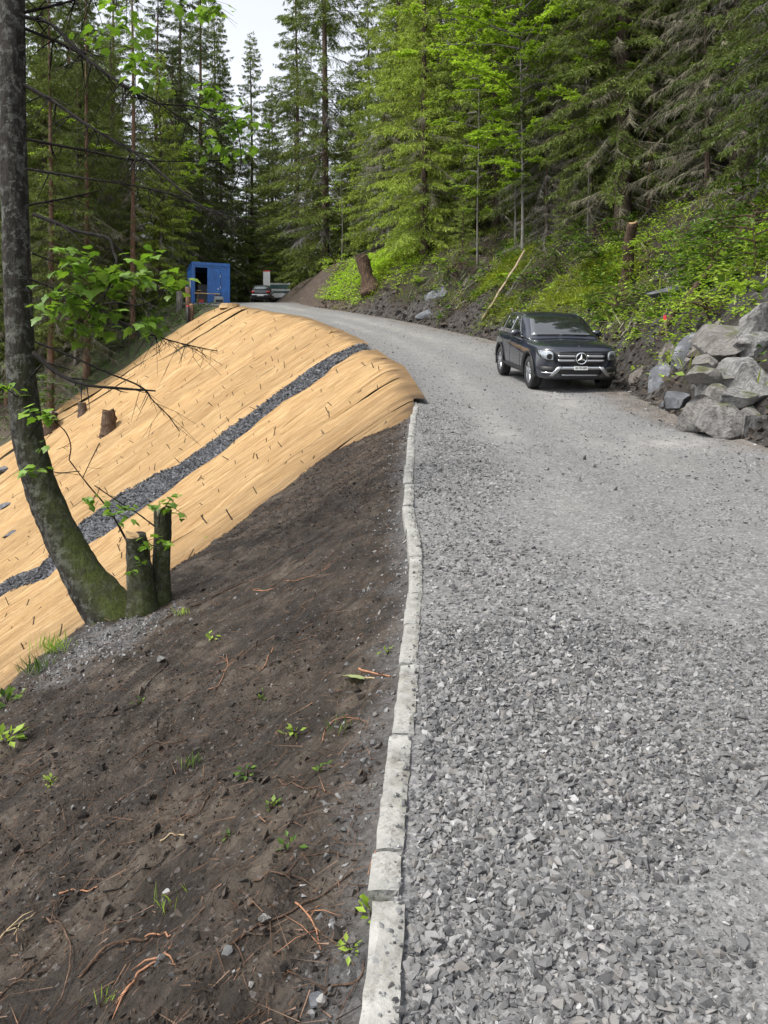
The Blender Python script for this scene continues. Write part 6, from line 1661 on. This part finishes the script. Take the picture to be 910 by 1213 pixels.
# ------------------------------------------------------------------ roots, sticks and weeds on the dark soil
M['root_bark'] = m_bark('root_bark', (.03, .02, .014), (.10, .062, .042), (.22, .14, .10)); M['root_red'] = plain('split_root', (.27, .13, .07), .75, var=.4, vscale=30); M['straw'] = plain('dry_straw', (.40, .31, .18), .8, var=.3)
def ground_path(pts, lift=.006, arch=0.0):
    W = [hit(*p) for p in pts]; W = catmull(W, 4); n = len(W)
    return [Vector((w.x, w.y, hz(w.x, w.y) + lift + arch * math.sin(math.pi * i / (n - 1)))) for i, w in enumerate(W)]
def rootlet(name, label, pts, r0, r1, mat, cat='root', arch=0.0, forks=0, seed=0, lift=.006):
    P_ = ground_path(pts, lift, arch); b = P_[0]; n = len(P_); rs = random.Random(seed)
    m = MB(); m.tube([p - b for p in P_], [(r0 + (r1 - r0) * i / (n - 1)) * .62 * rs.uniform(.75, 1.25) for i in range(n)], 7)
    for _ in range(forks):
        k = rs.randrange(1, n - 1); q = P_[k] + Vector((rs.uniform(-.12, .12), rs.uniform(-.16, .16), 0)); q.z = hz(q.x, q.y) + .008
        m.tube([P_[k] - b, (P_[k] + q) / 2 - b + Vector((0, 0, .012)), q - b], [r1 * .8, r1 * .6, r1 * .3], 5)
    return tag(m.build(name, mat, None, b, smooth=True), label, cat)
rootlet('root', 'long thin brown root lying diagonally towards the kerb', [(262, 1128), (320, 1100), (372, 1070), (418, 1040)], .0055, .0035, M['root_bark'], forks=2, seed=1)
rootlet('root', 'reddish hooked root sticking out of the soil', [(55, 1090), (76, 1108), (84, 1135), (80, 1165), (72, 1190), (55, 1212)], .0055, .003, M['root_bark'], arch=.02, forks=3, seed=2)
rootlet('root', 'arched dark root with an orange broken tip', [(95, 1160), (118, 1134), (150, 1120), (175, 1114)], .012, .006, M['root_bark'], arch=.01, seed=3)
rootlet('root_tip', 'orange split tip of the arched root', [(172, 1114), (190, 1112), (202, 1115)], .0055, .0035, M['root_red'], seed=4, lift=.012)
rootlet('root', 'torn orange root below the arched one', [(137, 1196), (155, 1170), (165, 1155), (185, 1142), (204, 1124)], .006, .005, M['root_red'], forks=3, seed=5)
rootlet('root', 'short orange root lying flat alone on bare soil', [(70, 1062), (92, 1058), (116, 1052)], .006, .004, M['root_red'], seed=6)
rootlet('stick', 'dark straight stick half sunk in the soil above the roots', [(122, 1065), (150, 1050), (185, 1028), (205, 1005)], .005, .003, M['branch'], 'stick', seed=7)
rootlet('stick', 'pale stick with a light end in the middle of the soil bank', [(190, 1000), (205, 993), (218, 992)], .005, .004, M['straw'], 'stick', seed=8)
rootlet('stick', 'long dark twig running uphill from the sprouting stumps', [(195, 735), (240, 715), (280, 695), (345, 668)], .008, .005, M['root_bark'], 'stick', forks=2, seed=9)
rootlet('stick', 'curved dark stick next to the grey chippings', [(85, 852), (130, 848), (162, 838), (175, 812), (198, 790)], .007, .004, M['branch'], 'stick', forks=2, seed=10)
rootlet('root', 'orange brown root end next to the wilted leaf by the kerb', [(425, 795), (440, 800), (462, 804)], .009, .007, M['root_red'], seed=11)
rootlet('root', 'thin curled red root below the wilted leaf', [(382, 882), (386, 866), (398, 856), (418, 852), (436, 858)], .0035, .002, M['root_red'], forks=1, seed=12)
rootlet('root', 'small orange root crossing the kerb stone', [(452, 1008), (442, 1024), (436, 1046)], .0035, .002, M['root_red'], seed=13, lift=.02)
rootlet('stick', 'reddish twig standing in the soil near the long row of clods', [(308, 795), (318, 778), (324, 768)], .006, .004, M['root_red'], 'stick', seed=14)
rootlet('root', 'thin brown root at the lower edge next to the kerb', [(370, 1098), (395, 1122), (420, 1148)], .004, .002, M['root_bark'], forks=2, seed=15)
rootlet('straw_stalk', 'bundle of dry stalks at the left edge of the bank', [(-6, 1122), (18, 1100), (42, 1086)], .006, .003, M['straw'], 'stalk', forks=3, seed=16)
rootlet('straw_stalk', 'dry stalk sticking up in the lower corner', [(-4, 1190), (15, 1168), (60, 1132)], .005, .003, M['root_bark'], 'stalk', forks=3, seed=17)
# weeds
def weed(name, label, px, py, R_, n, seed, mat='herb', grass=False):
    r_ = np.random.RandomState(seed); p = hit(px, py); t = thing(name, label, 'weed', p)
    a = r_.rand(n) * 6.283; el_ = r_.uniform(.2, 1.2, n) if not grass else r_.uniform(.7, 1.5, n)
    D = norm(np.stack([np.cos(a) * np.cos(el_), np.sin(a) * np.cos(el_), np.sin(el_)], -1)); S = norm(np.cross(D, r_.randn(n, 3)))
    if grass: B = np.stack([r_.normal(0, R_ * .4, n), r_.normal(0, R_ * .4, n), np.zeros(n)], -1); ln = R_ * r_.uniform(.6, 1.3, n); V, F = cards(B, D, S, ln, ln * .06, np.array([0, 0, R_ * .08]))
    else: B = D * (R_ * r_.uniform(.1, .8, n))[:, None]; D2 = norm(D + r_.normal(0, .4, (n, 3)) - np.array([0, 0, .4])); S = norm(np.cross(D2, np.array([0, 0, 1.]) + r_.normal(0, .2, (n, 3)))); ln = R_ * r_.uniform(.35, .7, n); V, F = cards(B, D2, S, ln, ln * .6, np.array([0, 0, R_ * .04]))
    link('foliage', mesh_np('foliage', V, F, M[mat], {'tone': np.repeat(np.clip(r_.normal(.5, .25, n), 0, 1), 4)}), t)
    m = MB()
    for k in range(min(n, 6)): m.tube([(0, 0, -.01), Vector(B[k]) * .5 + Vector((0, 0, .01)), Vector(B[k]) + Vector((0, 0, .002))], [.002, .0016, .001], 3, False)
    m.build('stem', M['rootlet'], t); return t
weed('grass_tuft', 'tuft of long grass on the crest under the curved trunk', 62, 775, .16, 70, 1, 'beech', True)
weed('grass_tuft', 'grass hanging over the crest below the curved trunk', 42, 800, .15, 60, 2, 'herb', True)
weed('weed', 'leafy weed on the crest at the left edge', 8, 835, .16, 26, 3)
weed('weed', 'pale leafy weed at the left edge below the grass', 6, 880, .14, 22, 4, 'beech')
weed('weed', 'tiny bright weed beside the kerb halfway up', 459, 776, .055, 10, 5, 'beech')
weed('weed', 'small rosette in the middle of the soil bank', 348, 872, .06, 14, 6, 'beech')
weed('weed', 'wiry dark green tuft on the soil bank', 228, 908, .07, 30, 7, 'herb', True)
weed('weed', 'bent green sprig beside the wiry tuft', 292, 922, .06, 16, 8)
weed('weed', 'small round-leaved weed below the bent sprig', 322, 962, .05, 12, 9)
weed('weed', 'dark little weed among the lower clods', 268, 996, .045, 12, 10)
weed('weed', 'bright green sprout next to the bottom kerb stone', 416, 1130, .05, 16, 11, 'beech')
weed('weed', 'small green shoot at the bottom edge of the bank', 120, 1192, .05, 10, 12, 'beech', True)
weed('weed', 'pale sprig near the kerb below the wilted leaf', 380, 915, .05, 14, 13)
weed('grass_tuft', 'light green grass at the foot of the sprouting stumps', 215, 730, .08, 26, 14, 'beech', True)
weed('weed', 'green seedling where mat meets soil bank', 310, 588, .14, 16, 15, 'beech')
weed('weed', 'green seedling on the mat edge by the stumps', 250, 640, .12, 16, 16, 'beech')
weed('weed', 'bright seedling on the mat beside the kerb end', 398, 462, .12, 14, 17, 'beech')
for i, (pts, lb) in enumerate((
    ([(300, 1050), (335, 1040), (352, 1022), (380, 1015), (412, 1020)], 'tangled thin root above the long brown root'), ([(350, 1075), (372, 1100), (380, 1128)], 'thin root dropping from the long brown root'),
    ([(218, 975), (240, 960), (252, 940), (262, 905)], 'wavy root between the wiry tuft and the lower clods'), ([(330, 925), (352, 935), (385, 940), (405, 955)], 'fine root below the small rosette'),
    ([(246, 820), (262, 808), (270, 790), (268, 775)], 'hooked root in the upper middle of the bank'), ([(20, 1020), (60, 1000), (95, 968)], 'straight root low on the left of the bank'),
    ([(150, 905), (185, 880), (232, 868)], 'root lying across the raked streaks'), ([(300, 700), (350, 690), (392, 672)], 'thin root beneath the kerb bend'),
    ([(380, 1190), (395, 1172), (425, 1165), (432, 1140)], 'root curling against the bottom kerb stone'), ([(15, 945), (48, 915), (85, 902)], 'dark root near the weed at the left edge'))):
    rootlet('root', lb, pts, .0055, .0025, [M['root_bark'], M['root_red'], M['root_bark']][i % 3], forks=4, seed=40 + i)
for i, (px, py, lb) in enumerate(((165, 835, 'seedling beside the curved dark stick'), (250, 760, 'seedling above the hooked root'), (405, 870, 'seedling close to the kerb below the wilted leaf'), (60, 930, 'seedling near the dark root'), (340, 1010, 'seedling above the tangled root'), (200, 1080, 'seedling between the orange roots'), (310, 830, 'two-leaved seedling in the crumbly patch'), (440, 1090, 'seedling touching the lowest kerb stone'))):
    weed('weed', lb, px, py, .05 + .02 * (i % 3), 9 + 3 * (i % 4), 80 + i, ['herb', 'beech'][i % 2], i % 3 == 2)
# wilted leaf
p = hit(432, 808); t = thing('wilted_leaf', 'large wilted pale green leaf with a yellow stalk on the soil', 'leaf', p + Vector((0, 0, .012)), (R(8), R(12), R(70)), scale=.12)
M['wilt'] = m_leaf('wilted_leaf', (.20, .25, .12), (.28, .33, .18), (.4, .44, .25), .3); lm = leaf_me[2].copy(); lm.materials[0] = M['wilt']; link('blade', lm, t)
m = MB(); m.tube(catmull([(0, 0, .05), (.1, -.4, .12), (.0, -.9, .0)], 4), [.03] * 9, 5); m.build('stalk', M['straw'], t)
# pale stones lying singly
for (px, py, r, lb) in ((190, 783, .035, 'single pale rounded stone on the bank below the stumps'), (313, 1093, .022, 'white stone beside the long thin root'), (377, 1190, .025, 'blue-grey chip near the bottom kerb stone'), (442, 932, .02, 'pale chip against the soil side of the kerb')):
    p = hit(px, py); tag(link('stone', boulder_mesh('stone', int(px), r, r * .8, r * .6, M['boulder'] if 'blue' not in lb else M['bluerock'], 1), None, p + Vector((0, 0, r * .35))), lb, 'stone')
